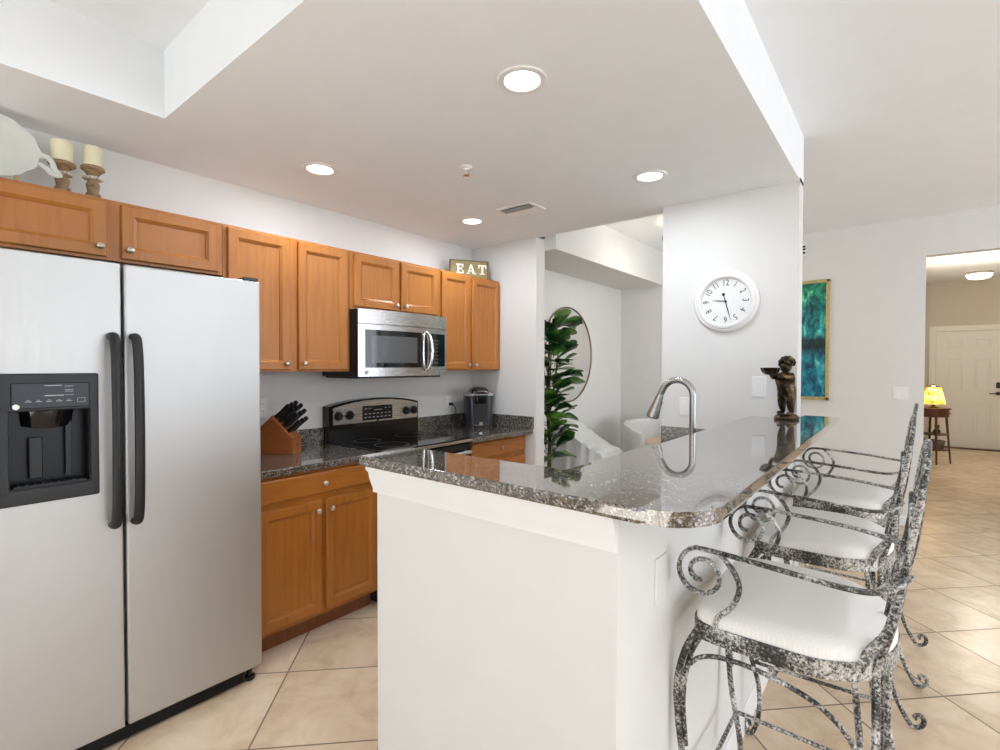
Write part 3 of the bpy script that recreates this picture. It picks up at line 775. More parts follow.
# coffee maker, turned towards the room
cmz = math.atan2(-0.62, 0.78)
t = thing('coffee_maker', 'black and silver pod coffee maker in the counter corner', 'coffee maker', (-2.735, 3.125, kz), cmz)
def rrect(hx, hy, r, z, n=5, ox=0.0):
    P = []
    for cx, cy, a in ((hx - r, hy - r, 0), (-hx + r, hy - r, PI / 2), (-hx + r, -hy + r, PI), (hx - r, -hy + r, 1.5 * PI)):
        P += [(ox + cx + r * math.cos(a + PI / 2 * i / n), cy + r * math.sin(a + PI / 2 * i / n), z) for i in range(n + 1)]
    return P
MB().loft([rrect(0.110, 0.100, 0.06, 0.0, ox=-0.02), rrect(0.112, 0.104, 0.06, 0.015, ox=-0.02), rrect(0.112, 0.108, 0.06, 0.12, ox=-0.02), rrect(0.114, 0.116, 0.06, 0.245, ox=-0.02), rrect(0.108, 0.112, 0.06, 0.265, ox=-0.02)]).build('body', plain('charcoal_metallic', (0.055, 0.056, 0.06), 0.3, 0.5, var=0.1), t)
MB().loft([rrect(0.118, 0.118, 0.06, 0.262, ox=-0.016), rrect(0.118, 0.118, 0.06, 0.274, ox=-0.016), rrect(0.095, 0.100, 0.05, 0.284, ox=-0.016)]).build('silver_collar', GREYP, t, label='silver grey top collar')
MB().loft([rrect(0.095, 0.072, 0.045, 0.270), rrect(0.100, 0.076, 0.045, 0.295), rrect(0.090, 0.066, 0.045, 0.318), rrect(0.055, 0.040, 0.03, 0.330)]).build('lid', BLACK, t)
mb = MB(); mb.tube([(0.075, -0.058, 0.288), (0.112, -0.04, 0.296), (0.118, 0, 0.298), (0.112, 0.04, 0.296), (0.075, 0.058, 0.288)], 0.007, 8, smooth=5); mb.build('lid_handle', CHROME, t)
MB().loft([rrect(0.035, 0.050, 0.03, 0.20, ox=0.088), rrect(0.040, 0.056, 0.03, 0.215, ox=0.088), rrect(0.040, 0.058, 0.03, 0.268, ox=0.088)]).build('brew_head', BLACKG, t)
MB().box(0.0905, 0.0955, -0.012, 0.012, 0.004, 0.05, 0.002).build('front_plate', CHROME, t)
MB().loft([rrect(0.05, 0.062, 0.03, 0.0, ox=0.085), rrect(0.05, 0.062, 0.03, 0.022, ox=0.085), rrect(0.045, 0.057, 0.028, 0.028, ox=0.085)]).build('drip_tray', BLACK, t)
mb = MB()
iM = (Matrix.Translation((-2.735, 3.125, kz)) @ Matrix.Rotation(cmz, 4, 'Z')).inverted()
cord = [iM @ Vector(p) for p in ((-2.952, 3.02, 1.10), (-2.92, 3.02, 1.095), (-2.905, 3.03, 1.06), (-2.91, 3.04, 1.0), (-2.90, 3.06, 0.95))]
mb.tube(cord, 0.004, 8, smooth=6); mb.box(-0.014, 0.014, -0.012, 0.012, -0.012, 0.012, 0.003, M=iM @ Matrix.Translation((-2.950, 3.02, 1.10)))
mb.build('power_cord', BLACK, t)

def plate_cover(label, loc, rz, w=0.072, h=0.115, kind='outlet', cat='outlet', name='outlet_plate', n=1):
    """cover plate on a wall, facing local +X"""
    t = thing(name, label, cat, loc, rz)
    MB().panel(-w / 2, w / 2, -h / 2, h / 2, [(0, 0), (0, 0.003), (0.005, 0.006), (0.01, 0.006)], 0).build('plate', WALL if kind == 'blank' else WHITE, t)
    for i in range(n):
        yo = (i - (n - 1) / 2) * 0.046
        if kind == 'blank': continue
        if kind == 'outlet':
            for z in (-0.02, 0.02):
                s_ = MB(); s_.lathe([(0.016, 0), (0.016, 0.008), (0.0145, 0.009), (0, 0.009)], 18, M=Matrix.Translation((0, yo, z)) @ Matrix.Rotation(PI / 2, 4, 'Y')); so = s_.build('socket', WHITE, t)
                m2 = MB()
                for yy in (-0.006, 0.006): m2.box(0.0085, 0.0095, yo + yy - 0.001, yo + yy + 0.001, z - 0.002, z + 0.007)
                m2.build('slot', BLACK, so)
        else:
            MB().box(0.004, 0.009, yo - 0.016, yo + 0.016, -0.033, 0.033, 0.002).build('rocker', WHITE, t)
    return t
plate_cover('white outlet with the coffee maker plugged in', (XW, 3.02, 1.11), 0)
plate_cover('white outlet on the wall beside the knife block and refrigerator', (XW, 1.44, 1.165), 0)
plate_cover('white switch plate on the clock wall behind the bronze statue', (-0.655, YC, 1.30), -PI / 2, 0.075, 0.12, 'switch', 'switch', 'switch_plate')
plate_cover('white switch plate on the clock wall directly behind the faucet', (-1.075, YC, 1.165), -PI / 2, 0.072, 0.115, 'switch', 'switch', 'switch_plate')
plate_cover('white double switch plate on the far wall beside the hall opening', (-0.03, YF, 1.18), -PI / 2, 0.116, 0.115, 'switch', 'switch', 'switch_plate', 2)
plate_cover('wall-coloured blank cover plate on the bar half wall behind the nearest stool', (XS - 0.013, 1.24, 0.88), 0, kind='blank', cat='cover plate', name='cover_plate')

# ------------------------------------------------------------------ things on top of the upper cabinets
ZT = 2.124
# EAT sign
p0, p1 = Vector((-2.845, 2.90, ZT)), Vector((-2.675, 3.175, ZT))
d = p1 - p0; sl = d.length
t = thing('eat_sign', 'small olive wooden sign with cream letters reading EAT', 'sign', tuple(p0), math.atan2(d.y, d.x))
MB().box(0, sl, 0.0, 0.022, 0, 0.148, 0.002).build('board', SIGNB, t)
mb = MB()
for q in ((0, sl, -0.004, 0.0, 0, 0.008), (0, sl, -0.004, 0.0, 0.14, 0.148), (0, 0.008, -0.004, 0, 0.008, 0.14), (sl - 0.008, sl, -0.004, 0, 0.008, 0.14)): mb.box(*q)
mb.build('border', plain('sign_edge', (0.14, 0.10, 0.04), 0.6, var=0.2), t)
def letter(ch, x):
    mb = MB(); A = 0.038; B = 0.116
    def bar(x0, x1, z0, z1): mb.box(x + x0, x + x1, -0.006, 0.0, z0, z1)
    if ch == 'E':
        bar(0.010, 0.026, A, B); bar(0.0, 0.062, A, A + 0.012); bar(0.0, 0.060, B - 0.012, B); bar(0.02, 0.048, 0.072, 0.083)
        bar(0.052, 0.062, A, A + 0.026); bar(0.051, 0.060, B - 0.026, B); bar(0.042, 0.049, 0.066, 0.089)
    elif ch == 'T':
        bar(0.026, 0.042, A, B); bar(0.0, 0.068, B - 0.012, B); bar(0.014, 0.054, A, A + 0.009); bar(0.0, 0.009, B - 0.028, B); bar(0.059, 0.068, B - 0.028, B)
    else:
        Mx = Matrix(((1, 0, 0, x), (0, 0, 1, 0), (0, 1, 0, 0), (0, 0, 0, 1)))
        mb.prism([(0.006, A), (0.016, A), (0.041, B), (0.030, B)], -0.006, 0, M=Mx)
        mb.prism([(0.052, A), (0.070, A), (0.044, B), (0.030, B)], -0.006, 0, M=Mx)
        bar(0.020, 0.056, 0.058, 0.067); bar(-0.004, 0.026, A, A + 0.008); bar(0.044, 0.078, A, A + 0.008)
    mb.build('letter', SIGNL, t)
letter('E', 0.050); letter('A', 0.138); letter('T', 0.236)
# platter on a stand
t = thing('platter', 'large white oval platter with scroll handles leaning above the refrigerator', 'platter', (-2.79, 0.235, ZT + 0.151))
Mp = Matrix.Rotation(math.radians(-14), 4, 'Y') @ Matrix.Rotation(PI / 2, 4, 'Y') @ Matrix.Rotation(PI / 2, 4, 'Z')
rings = []
for sc, zz in ((0.02, 0.0), (0.5, 0.0), (0.72, 0.002), (0.80, 0.012), (0.97, 0.022), (1.0, 0.023), (1.0, 0.018), (0.80, 0.004), (0.7, -0.006), (0.02, -0.006)):
    rings.append([((0.207 + 0.003 * math.cos(14 * a) * (sc > .9)) * sc * math.cos(a), (0.152 + 0.003 * math.cos(14 * a) * (sc > .9)) * sc * math.sin(a), zz) for a in [2 * PI * k / 112 for k in range(112)]])
MB().loft(rings, M=Mp).build('dish', PLATE, t)
for s_ in (-1, 1):
    mb = MB(); mb.tube([(s_ * 0.200, -0.008, 0.018), (s_ * 0.226, -0.008, 0.024), (s_ * 0.240, -0.030, 0.026), (s_ * 0.248, -0.060, 0.024), (s_ * 0.262, -0.078, 0.022), (s_ * 0.240, -0.080, 0.022), (s_ * 0.220, -0.056, 0.020), (s_ * 0.198, -0.045, 0.018)], 0.011, 8, ry=0.006, up=(0, 0, 1), smooth=5, M=Mp)
    mb.build('scroll_handle', PLATE, t)
t = thing('plate_stand', 'small antique gold plate stand under the white platter', 'plate stand', (-2.755, 0.30, ZT))
mb = MB()
for s_ in (-1, 1):
    mb.tube([(-0.02, s_ * 0.06, 0.006), (0.03, s_ * 0.06, 0.006), (0.045, s_ * 0.06, 0.018), (0.035, s_ * 0.06, 0.030), (0.025, s_ * 0.06, 0.022)], 0.006, 8, smooth=5)
mb.tube([(-0.02, -0.06, 0.006), (-0.02, 0.06, 0.006)], 0.006)
mb.build('scroll_feet', GOLD, t)
# two candlesticks with pillar candles
def candlestick(x, y, label, clabel, h, R=0.034):
    t = thing('candlestick', label, 'candlestick', (x, y, ZT), group='wooden candlesticks above the cabinets')
    MB().lathe([(0.046, 0), (0.046, 0.008), (0.036, 0.014), (0.026, 0.022)], 24).build('base', CSTICK, t)
    MB().lathe([(0.026, 0.020), (0.030, 0.032), (0.026, 0.046), (0.020, 0.052), (0.026, h * 0.52), (0.019, h * 0.60), (0.019, h * 0.64)], 24).build('stem', CSTICK, t)
    mb = MB(); mb.lathe([(0.022, h * 0.63), (0.033, h * 0.66), (0.034, h * 0.70), (0.024, h * 0.74)], 24)
    for k in range(16): mb.sphere((0.033 * math.cos(k * PI / 8), 0.033 * math.sin(k * PI / 8), h * 0.68), 0.0055, 6)
    mb.build('beaded_ring', plain('whitewash', (0.62, 0.55, 0.44), 0.7, var=0.2, nscale=60), t)
    MB().lathe([(0.020, h * 0.73), (0.024, h * 0.80), (R + 0.004, h * 0.87), (R + 0.013, h * 0.91), (R + 0.013, h * 0.97), (R + 0.008, h), (0, h)], 28).build('cup', CSTICK, t)
    c = thing('pillar_candle', clabel, 'candle', (x, y, ZT + h), group='cream pillar candles')
    MB().lathe([(R + 0.003, 0), (R + 0.003, 0.082), (R, 0.086), (R * 0.7, 0.083), (0, 0.080)], 28).build('wax', CREAM, c)
    MB().tube([(0, 0, 0.078), (0.001, 0, 0.093)], 0.0012, 6).build('wick', INKM, c)
candlestick(-2.80, 0.514, 'carved brown wooden candlestick next to the white platter', 'cream pillar candle next to the white platter', 0.153)
candlestick(-2.80, 0.618, 'carved brown wooden candlestick farther from the white platter', 'cream pillar candle farther from the white platter', 0.165, 0.030)

# ------------------------------------------------------------------ ceiling fixtures
def downlight(x, y, label):
    t = thing('recessed_light', label, 'ceiling light', (x, y, ZC), group='recessed kitchen ceiling lights')
    MB().lathe([(0.062, -0.001), (0.066, -0.006), (0.086, -0.005), (0.090, -0.001), (0.090, 0.0), (0.062, 0.0)], 36, ring=True).build('trim_ring', WHITE, t)
    MB().lathe([(0.001, -0.0015), (0.062, -0.0015), (0.062, -0.001), (0.001, -0.001)], 36).build('lens', LAMPG, t)
    d_ = bpy.data.lights.new('downlight_beam', 'AREA'); d_.shape = 'DISK'; d_.size = 0.12; d_.energy = 6.3; d_.color = (0.89, 0.97, 1.09)
    l = bpy.data.objects.new('downlight_beam', d_); COL.objects.link(l); l.location = (x, y, ZC - 0.012)
downlight(-1.081, 1.469, 'round recessed ceiling light nearest the camera, above the bar end')
downlight(-2.386, 1.471, 'round recessed ceiling light in front of the tall cabinet left of the microwave')
downlight(-1.082, 2.631, 'round recessed ceiling light in front of the clock wall')
downlight(-2.395, 2.663, 'round recessed ceiling light near the EAT sign')
t = thing('air_vent', 'white louvred ceiling air vent near the kitchen corner', 'vent', (-1.961, 2.655, ZC))
mb = MB()
for q in ((-0.135, 0.135, -0.09, -0.07), (-0.135, 0.135, 0.07, 0.09), (-0.135, -0.115, -0.07, 0.07), (0.115, 0.135, -0.07, 0.07)): mb.box(*q, -0.009, 0.0, 0.003)
mb.build('frame', WHITE, t)
mb = MB()
for i in range(6): mb.box(-0.115, 0.115, -0.012, 0.012, -0.001, 0.001, M=Matrix.Translation((0, -0.058 + i * 0.0235, -0.012)) @ Matrix.Rotation(math.radians(38 if i < 3 else -38), 4, 'X'))
mb.build('louvre', WHITE, t)
MB().box(-0.115, 0.115, -0.07, 0.07, -0.002, -0.0005).build('duct', DGREY, t)
t = thing('sprinkler', 'small chrome fire sprinkler head on the kitchen ceiling', 'sprinkler', (-1.773, 1.925, ZC))
MB().lathe([(0.032, 0), (0.032, -0.004), (0.020, -0.009), (0.012, -0.012), (0.012, -0.02)], 24).build('escutcheon', WHITE, t)
mb = MB(); mb.tube([(-0.012, 0, -0.012), (-0.014, 0, -0.03), (0, 0, -0.042)], 0.003); mb.tube([(0.012, 0, -0.012), (0.014, 0, -0.03), (0, 0, -0.042)], 0.003)
mb.lathe([(0.018, -0.042), (0.018, -0.045), (0.006, -0.047)], 16); mb.build('deflector', CHROME, t)
t = thing('hall_ceiling_light', 'round flush frosted ceiling light in the hall', 'ceiling light', (0.90, 11.0, 2.92))
MB().lathe([(0.17, 0), (0.17, -0.03), (0.16, -0.035)], 32).build('base', NICKEL, t)
MB().lathe([(0.158, -0.034), (0.155, -0.06), (0.13, -0.09), (0.07, -0.108), (0, -0.112)], 32).build('glass_bowl', HALLG, t)
dl = bpy.data.lights.new('hall_glow', 'POINT'); dl.energy = 46; dl.color = (1.0, 0.92, 0.80); dl.shadow_soft_size = 0.12
l = bpy.data.objects.new('hall_glow', dl); COL.objects.link(l); l.location = (0.85, 9.3, 2.35)

# dining alcove ceiling light, all but hidden behind the clock wall
t = thing('alcove_ceiling_light', 'alcove ceiling light with a dark rim, mostly hidden behind the clock wall', 'ceiling light', (-1.52, 4.55, ZH))
MB().lathe([(0.07, 0), (0.07, -0.02), (0.012, -0.03), (0.010, -0.12), (0.03, -0.13)], 28).build('stem', DGREY, t)
MB().lathe([(0.20, -0.125), (0.215, -0.13), (0.215, -0.16), (0.20, -0.165), (0.195, -0.16), (0.195, -0.13)], 40, ring=True).build('rim', DGREY, t)
MB().lathe([(0.194, -0.13), (0.194, -0.16), (0.17, -0.20), (0.10, -0.225), (0, -0.23)], 40).build('glass_bowl', HALLG, t)
dl = bpy.data.lights.new('alcove_glow', 'POINT'); dl.energy = 9; dl.color = (1.0, 0.97, 0.92); dl.shadow_soft_size = 0.1
l = bpy.data.objects.new('alcove_glow', dl); COL.objects.link(l); l.location = (-1.52, 4.55, ZH - 0.32)

# ------------------------------------------------------------------ wall clock
t = thing('wall_clock', 'round white wall clock with black numerals', 'clock', (-0.838, YC, 1.805), -PI / 2)
RY = Matrix.Rotation(PI / 2, 4, 'Y')
MB().lathe([(0.140, 0.0), (0.183, 0.0), (0.183, 0.016), (0.174, 0.024), (0.166, 0.024), (0.160, 0.034), (0.148, 0.036), (0.140, 0.030), (0.137, 0.016)], 64, M=RY, ring=True).build('rim', WHITE, t)
MB().lathe([(0.141, 0.004), (0.141, 0.013), (0, 0.013)], 64, M=RY).build('face', plain('clock_face', (0.84, 0.84, 0.82), 0.6, var=0.01), t)
# face plane: local +X is out of the wall, +Y to the viewer's left... text drawn in XY then turned
Mface = Matrix(((0, 0, 1, 0), (1, 0, 0, 0), (0, 1, 0, 0), (0, 0, 0, 1)))
for hnum in range(1, 13):
    a = PI / 2 - hnum * PI / 6
    M = Mface @ Matrix.Translation((0.109 * math.cos(a), 0.109 * math.sin(a), 0.0138)) @ Matrix.Rotation(a - PI / 2, 4, 'Z') @ Matrix.Diagonal((0.85, 1.1, 1, 1))
    text_mesh(str(hnum), 0.046, 0.0004, INKM, 'numeral', t, M)
def hand(a, L, w, tail, dot, name):
    mb = MB(); M = Mface @ Matrix.Translation((0, 0, 0.0175)) @ Matrix.Rotation(a - PI / 2, 4, 'Z')
    mb.prism([(-w, -tail), (w, -tail), (w * 1.3, L * 0.5), (w * 0.3, L), (-w * 0.3, L), (-w * 1.3, L * 0.5)], -0.0008, 0.0008, M=M)
    if dot: mb.lathe([(dot, -0.0008), (dot, 0.0008)], 18, M=M @ Matrix.Translation((0, -tail, 0)))
    mb.build(name, INKM, t)
hand(PI / 2 - math.radians(277), 0.075, 0.0022, 0.01, 0, 'hour_hand')
hand(PI / 2 - math.radians(165), 0.118, 0.0022, 0.042, 0.009, 'minute_hand')
MB().lathe([(0.006, 0.014), (0.006, 0.021), (0, 0.022)], 16, M=RY).build('pivot', INKM, t)

# ------------------------------------------------------------------ faucet
t = thing('kitchen_faucet', 'brushed nickel gooseneck pull-down kitchen faucet behind the bar', 'faucet', (-0.757, 2.358, 0.914))
MB().lathe([(0.030, 0), (0.030, 0.006), (0.022, 0.012), (0.020, 0.075), (0.0165, 0.085)], 24).build('base', FAUC, t)
pts = [(0, 0, 0.08), (0, 0, 0.366)]
R_ = 0.073
pts += [(-R_ + R_ * math.cos(a), 0, 0.366 + R_ * math.sin(a)) for a in [PI * k / 14 for k in range(1, 13)]]
last = Vector(pts[-1]); dirn = Vector((-math.sin(PI * 12 / 14), 0, math.cos(PI * 12 / 14)))
pts += [tuple(last + dirn * 0.03)]
MB().tube(pts, 0.0152, 16).build('neck', FAUC, t)
e = last + dirn * 0.03
dd = Vector((dirn.x * 0.75, 0, dirn.z)).normalized()
mb = MB(); mb.tube([tuple(e), tuple(e + dd * 0.015), tuple(e + dd * 0.07), tuple(e + dd * 0.115), tuple(e + dd * 0.122)], [0.0152, 0.018, 0.024, 0.031, 0.026], 18)
sh = mb.build('spray_head', FAUC, t)
mb = MB(); c_ = e + dd * 0.065
mb.box(-0.004, 0.004, -0.006, 0.006, -0.016, 0.016, 0.002, M=Matrix.Translation(c_ + Vector((0.023, 0, 0.01))) @ Vector((0, 0, 1)).rotation_difference(dd).to_matrix().to_4x4())
mb.build('button', BLACK, sh)
mb = MB(); mb.tube([(0, 0.018, 0.05), (0, 0.045, 0.055)], 0.012, 14); mb.tube([(0, 0.042, 0.056), (0.02, 0.06, 0.085), (0.03, 0.075, 0.13)], [0.008, 0.006, 0.005], 10)
mb.build('lever', FAUC, t)

# ------------------------------------------------------------------ bronze statue
sx, sy = -0.498, 3.11
t = thing('statue', 'dark bronze cherub statue holding out a shell bowl at the bar end', 'statue', (sx, sy, 1.13), math.radians(230))
MB().lathe([(0.062, 0), (0.066, 0.006), (0.064, 0.016), (0.052, 0.024), (0.046, 0.030), (0, 0.031)], 28, sx=1.0, sy=0.85).build('base', BRONZE, t)
# front of the figure is +X
def skin(name, verts, edges, mat, parent, sub=2):
    me = bpy.data.meshes.new(name); bm = bmesh.new(); L = bm.verts.layers.skin.verify()
    V = []
    for i, (p, r) in enumerate(verts):
        v = bm.verts.new(p); v[L].radius = (r, r) if not isinstance(r, tuple) else r; v[L].use_root = (i == 0); V.append(v)
    for a, b in edges: bm.edges.new((V[a], V[b]))
    bm.to_mesh(me); bm.free(); me.materials.append(mat)
    o = bpy.data.objects.new(name, me); COL.objects.link(o); o.parent = parent
    sk = o.modifiers.new('skin', 'SKIN'); sk.use_smooth_shade = True
    ss = o.modifiers.new('sub', 'SUBSURF'); ss.levels = sub; ss.render_levels = sub
    return o
V_ = [((0.000, 0, 0.160), (0.040, 0.040)),      # 0 pelvis
      ((0.012, 0, 0.192), (0.040, 0.042)),      # 1 belly
      ((0.004, 0, 0.226), (0.036, 0.044)),      # 2 chest
      ((0.004, 0, 0.256), 0.019),               # 3 neck
      ((0.008, 0, 0.284), 0.032),               # 4 head
      ((0.006, 0, 0.310), 0.027),               # 5 crown
      ((0.000, 0.032, 0.135), 0.029), ((0.010, 0.035, 0.088), 0.022), ((0.002, 0.034, 0.055), 0.017), ((0.000, 0.035, 0.032), 0.012), ((0.032, 0.040, 0.035), 0.010),
      ((0.000, -0.032, 0.135), 0.029), ((0.004, -0.035, 0.088), 0.022), ((-0.004, -0.034, 0.055), 0.017), ((-0.004, -0.035, 0.032), 0.012), ((0.028, -0.040, 0.035), 0.010),
      ((0.010, 0.050, 0.238), 0.018), ((0.042, 0.054, 0.226), 0.015), ((0.070, 0.034, 0.240), 0.011), ((0.082, 0.026, 0.246), 0.010),
      ((0.010, -0.050, 0.238), 0.018), ((0.042, -0.054, 0.226), 0.015), ((0.070, -0.034, 0.240), 0.011), ((0.082, -0.026, 0.246), 0.010)]
E_ = [(0, 1), (1, 2), (2, 3), (3, 4), (4, 5), (0, 6), (6, 7), (7, 8), (8, 9), (9, 10), (0, 11), (11, 12), (12, 13), (13, 14), (14, 15), (2, 16), (16, 17), (17, 18), (18, 19), (2, 20), (20, 21), (21, 22), (22, 23)]
body = skin('figure', V_, E_, BRONZE, t)
mb = MB()
for k in range(34):
    a = k * 2.39996; zz = 1 - 1.25 * (k + 0.5) / 34
    r_ = math.sqrt(max(0, 1 - zz * zz)); p = Vector((0.002 + 0.033 * r_ * math.cos(a), 0.036 * r_ * math.sin(a), 0.303 + 0.034 * zz))
    if p.x > 0.020 and p.z < 0.312: continue
    mb.sphere(tuple(p), 0.0105, 6)
mb.build('hair', BRONZE, t)
mb = MB(); mb.sphere((0.040, 0, 0.280), 0.006, 6); mb.sphere((0.036, 0.012, 0.288), 0.0045, 6); mb.sphere((0.036, -0.012, 0.288), 0.0045, 6); mb.sphere((0.036, 0, 0.267), 0.0055, 6, (0.7, 1.4, 0.6))
for s_ in (-1, 1): mb.sphere((0.006, s_ * 0.034, 0.282), 0.006, 6, (0.7, 0.5, 1.2))
mb.build('face_features', BRONZE, t)
rings = []
for sc, zz in ((0.05, 0.0), (0.55, 0.004), (0.85, 0.018), (1.0, 0.040), (0.96, 0.041), (0.80, 0.022), (0.5, 0.010), (0.05, 0.008)):
    rings.append([(0.105 + 0.040 * sc * math.cos(a) * (1 + 0.06 * math.cos(9 * a)), 0.056 * sc * math.sin(a) * (1 + 0.06 * math.cos(9 * a)), 0.240 + zz) for a in [2 * PI * k / 54 for k in range(54)]])
MB().loft(rings).build('shell_bowl', BRONZE, t)

# ------------------------------------------------------------------ painting, small vent on the far wall
t = thing('painting', 'tall teal abstract painting in a thin gold frame on the far wall', 'painting', (-0.875, YF, 1.675), 0)
w2, h2 = 0.31, 0.578
MB().box(-w2 + 0.02, w2 - 0.02, -0.030, -0.004, -h2 + 0.02, h2 - 0.02).build('canvas', ART, t)
mb = MB()
for q in ((-w2, w2, -h2, -h2 + 0.03), (-w2, w2, h2 - 0.03, h2)): mb.box(q[0], q[1], -0.042, 0.0, q[2], q[3], 0.004)
for q in ((-w2, -w2 + 0.03), (w2 - 0.03, w2)): mb.box(q[0], q[1], -0.042, 0.0, -h2, h2, 0.004)
mb.build('frame', plain('gold_frame', (0.52, 0.42, 0.17), 0.45, 0.3, var=0.15, nscale=30), t)
t = thing('wall_register', 'small white chime box with dark slots high on the far wall', 'register', (-0.825, YF, 2.553))  # small vent with dark slots, high on the far wall
MB().box(-0.06, 0.06, -0.045, 0, -0.075, 0.075, 0.006).build('case', WHITE, t)
mb = MB()
for z in (-0.025, 0.01, 0.035): mb.box(0.02, 0.056, -0.0465, -0.045, z - 0.010, z + 0.008)
mb.build('slot', DGREY, t)

# ------------------------------------------------------------------ bar stools
def make_stool(label, loc, rz):
    t = thing('bar_stool', label, 'stool', loc, rz, 'wrought iron bar stools along the bar')
    def outline(k, z, n=56):
        P = []
        for i in range(n):
            a = 2 * PI * i / n; c, s_ = math.cos(a), math.sin(a)
            ex = 2 / 8 if c < 0 else 2 / 2.1
            P.append((k * (0.240 if c < 0 else 0.188) * math.copysign(abs(c) ** ex, c), k * 0.243 * math.copysign(abs(s_) ** ex, s_), z))
        return P
    MB().loft([outline(k, z) for k, z in ((0.96, 0.752), (0.99, 0.762), (0.985, 0.780), (0.95, 0.795), (0.85, 0.806), (0.6, 0.814), (0.3, 0.818), (0.05, 0.819))]).build('seat', CUSH, t, label='cream quilted seat cushion')
    MB().loft([outline(k, z) for k, z in ((0.96, 0.718), (1.005, 0.718), (1.01, 0.722), (1.01, 0.756), (1.005, 0.760), (0.96, 0.760))], cap0=False, cap1=False, closed=True).build('seat_frame', IRON, t)
    r = 0.0085
    for s_ in (-1, 1):
        mb = MB()
        mb.tube([(-0.222, s_ * .215, .735), (-.254, s_ * .232, .66), (-.268, s_ * .240, .55), (-.250, s_ * .226, .36), (-.216, s_ * .205, .20), (-.214, s_ * .208, .09), (-.232, s_ * .212, .020), (-.252, s_ * .214, .012), (-.264, s_ * .214, .030), (-.262, s_ * .214, .052), (-.246, s_ * .214, .056), (-.242, s_ * .214, .040)], [r] * 8 + [.007, .006], 10, smooth=5)
        mb.tube([(-0.205, s_ * .200, .735), (-.240, s_ * .216, .66), (-.255, s_ * .228, .55), (-.248, s_ * .226, .42)], 0.007, 8, smooth=5)
        mb.build('leg', IRON, t)
        mb = MB()
        mb.tube([(.148, s_ * .150, .74), (.150, s_ * .170, .56), (.152, s_ * .188, .40), (.168, s_ * .195, .24), (.200, s_ * .205, .11), (.240, s_ * .212, .025), (.262, s_ * .214, .012), (.282, s_ * .215, .026), (.286, s_ * .215, .050), (.272, s_ * .215, .064), (.258, s_ * .215, .054), (.264, s_ * .215, .042)], [r] * 8 + [.007, .006], 10, smooth=5)
        mb.tube([(.110, s_ * .195, .725), (.126, s_ * .196, .55), (.142, s_ * .195, .40), (.160, s_ * .195, .28)], 0.007, 8, smooth=5)
        mb.tube([(.170, s_ * .110, .735), (.168, s_ * .140, .55), (.164, s_ * .176, .40), (.170, s_ * .192, .25)], 0.007, 8, smooth=5)
        mb.build('leg', IRON, t)
        mb = MB(); mb.tube([(-.264, s_ * .236, .52), (-.248, s_ * .238, .62), (-.20, s_ * .240, .678), (-.11, s_ * .240, .692), (.0, s_ * .234, .672), (.07, s_ * .220, .632), (.118, s_ * .205, .56), (.142, s_ * .195, .43)], 0.0062, 8, smooth=6)
        mb.build('side_arch', IRON, t)
        # arm: spiral scroll, long rail, joined to the back post
        mb = MB(); cx, cz = -0.205, 0.893
        sp = []
        for k in range(37):
            a = PI / 2 + 0.25 + (36 - k) / 36 * 2 * PI * 1.45
            rad = 0.016 + 0.046 * (k / 36) ** 0.8
            sp.append((cx + rad * math.cos(a), s_ * 0.246, cz + rad * math.sin(a) * 1.02))
        rail = [(-0.18, s_ * .248, .955), (-0.10, s_ * .252, .952), (0.0, s_ * .254, .946), (.08, s_ * .252, .940), (.140, s_ * .232, .936), (.180, s_ * .185, .940), (.205, s_ * .132, .952)]
        mb.tube(sp + spline(rail, 6), 0.006, 8, ry=0.010, up=(0, 1, 0))
        mb.build('arm', IRON, t)
        mb = MB(); mb.tube([(-.160, s_ * .247, .950), (-.128, s_ * .248, .915), (-.116, s_ * .247, .875), (-.135, s_ * .244, .825), (-.168, s_ * .241, .785), (-.174, s_ * .240, .745)], 0.0068, 8, smooth=6)
        mb.build('arm_support', IRON, t)
    # stretchers
    mb = MB()
    for s_ in (-1, 1): mb.tube([(-.222, s_ * .204, .285), (.160, s_ * .193, .285)], 0.0065, 8)
    for xx, yy in ((-.226, .205), (.158, .193)): mb.tube([(xx, -yy, .285), (xx, yy, .285)], 0.0065, 8)
    mb.build('stretcher', IRON, t)
    # back: posts and arched top in one run, crossing rods, scrolls, cap plate
    def bxx(z): return 0.150 + 0.086 * max(0, (z - 0.72) / 0.52) ** 0.8
    half = [(.146, .160, .73), (.176, .150, .84), (bxx(.95), .128, .95), (bxx(1.06), .130, 1.06), (bxx(1.14), .135, 1.14), (bxx(1.195), .110, 1.195), (bxx(1.22), .055, 1.224), (bxx(1.235), 0, 1.236)]
    full = [(x, -y, z) for x, y, z in half] + [p for p in reversed(half[:-1])]
    bk = thing_child = MB().tube(full, 0.0105, 10, ry=0.0075, up=(1, 0, 0), smooth=6).build('back_frame', IRON, t)
    mb = MB()
    for s_ in (-1, 1):
        mb.tube([(bxx(.72), s_ * .11, .73), (bxx(.85) + .008, s_ * .05, .85), (bxx(.98) + .010, -s_ * .045, .98), (bxx(1.10) + .006, -s_ * .095, 1.10), (bxx(1.16), -s_ * .11, 1.16)], 0.0062, 8, smooth=6)
        sp = []
        for k in range(26):
            a = -PI / 2 + s_ * 0 + k / 25 * 2 * PI * 1.2; rad = 0.055 * (1 - 0.72 * k / 25)
            sp.append((bxx(1.06) - 0.004, s_ * (0.064 + rad * math.cos(a) * 0.9), 1.06 + rad * math.sin(a)))
        mb.tube(sp, 0.006, 8)
        mb.tube([(.118, s_ * .192, .742), (.140, s_ * .182, .79), (.168, s_ * .165, .83), (.184, s_ * .150, .89)], 0.0105, 8, smooth=5)
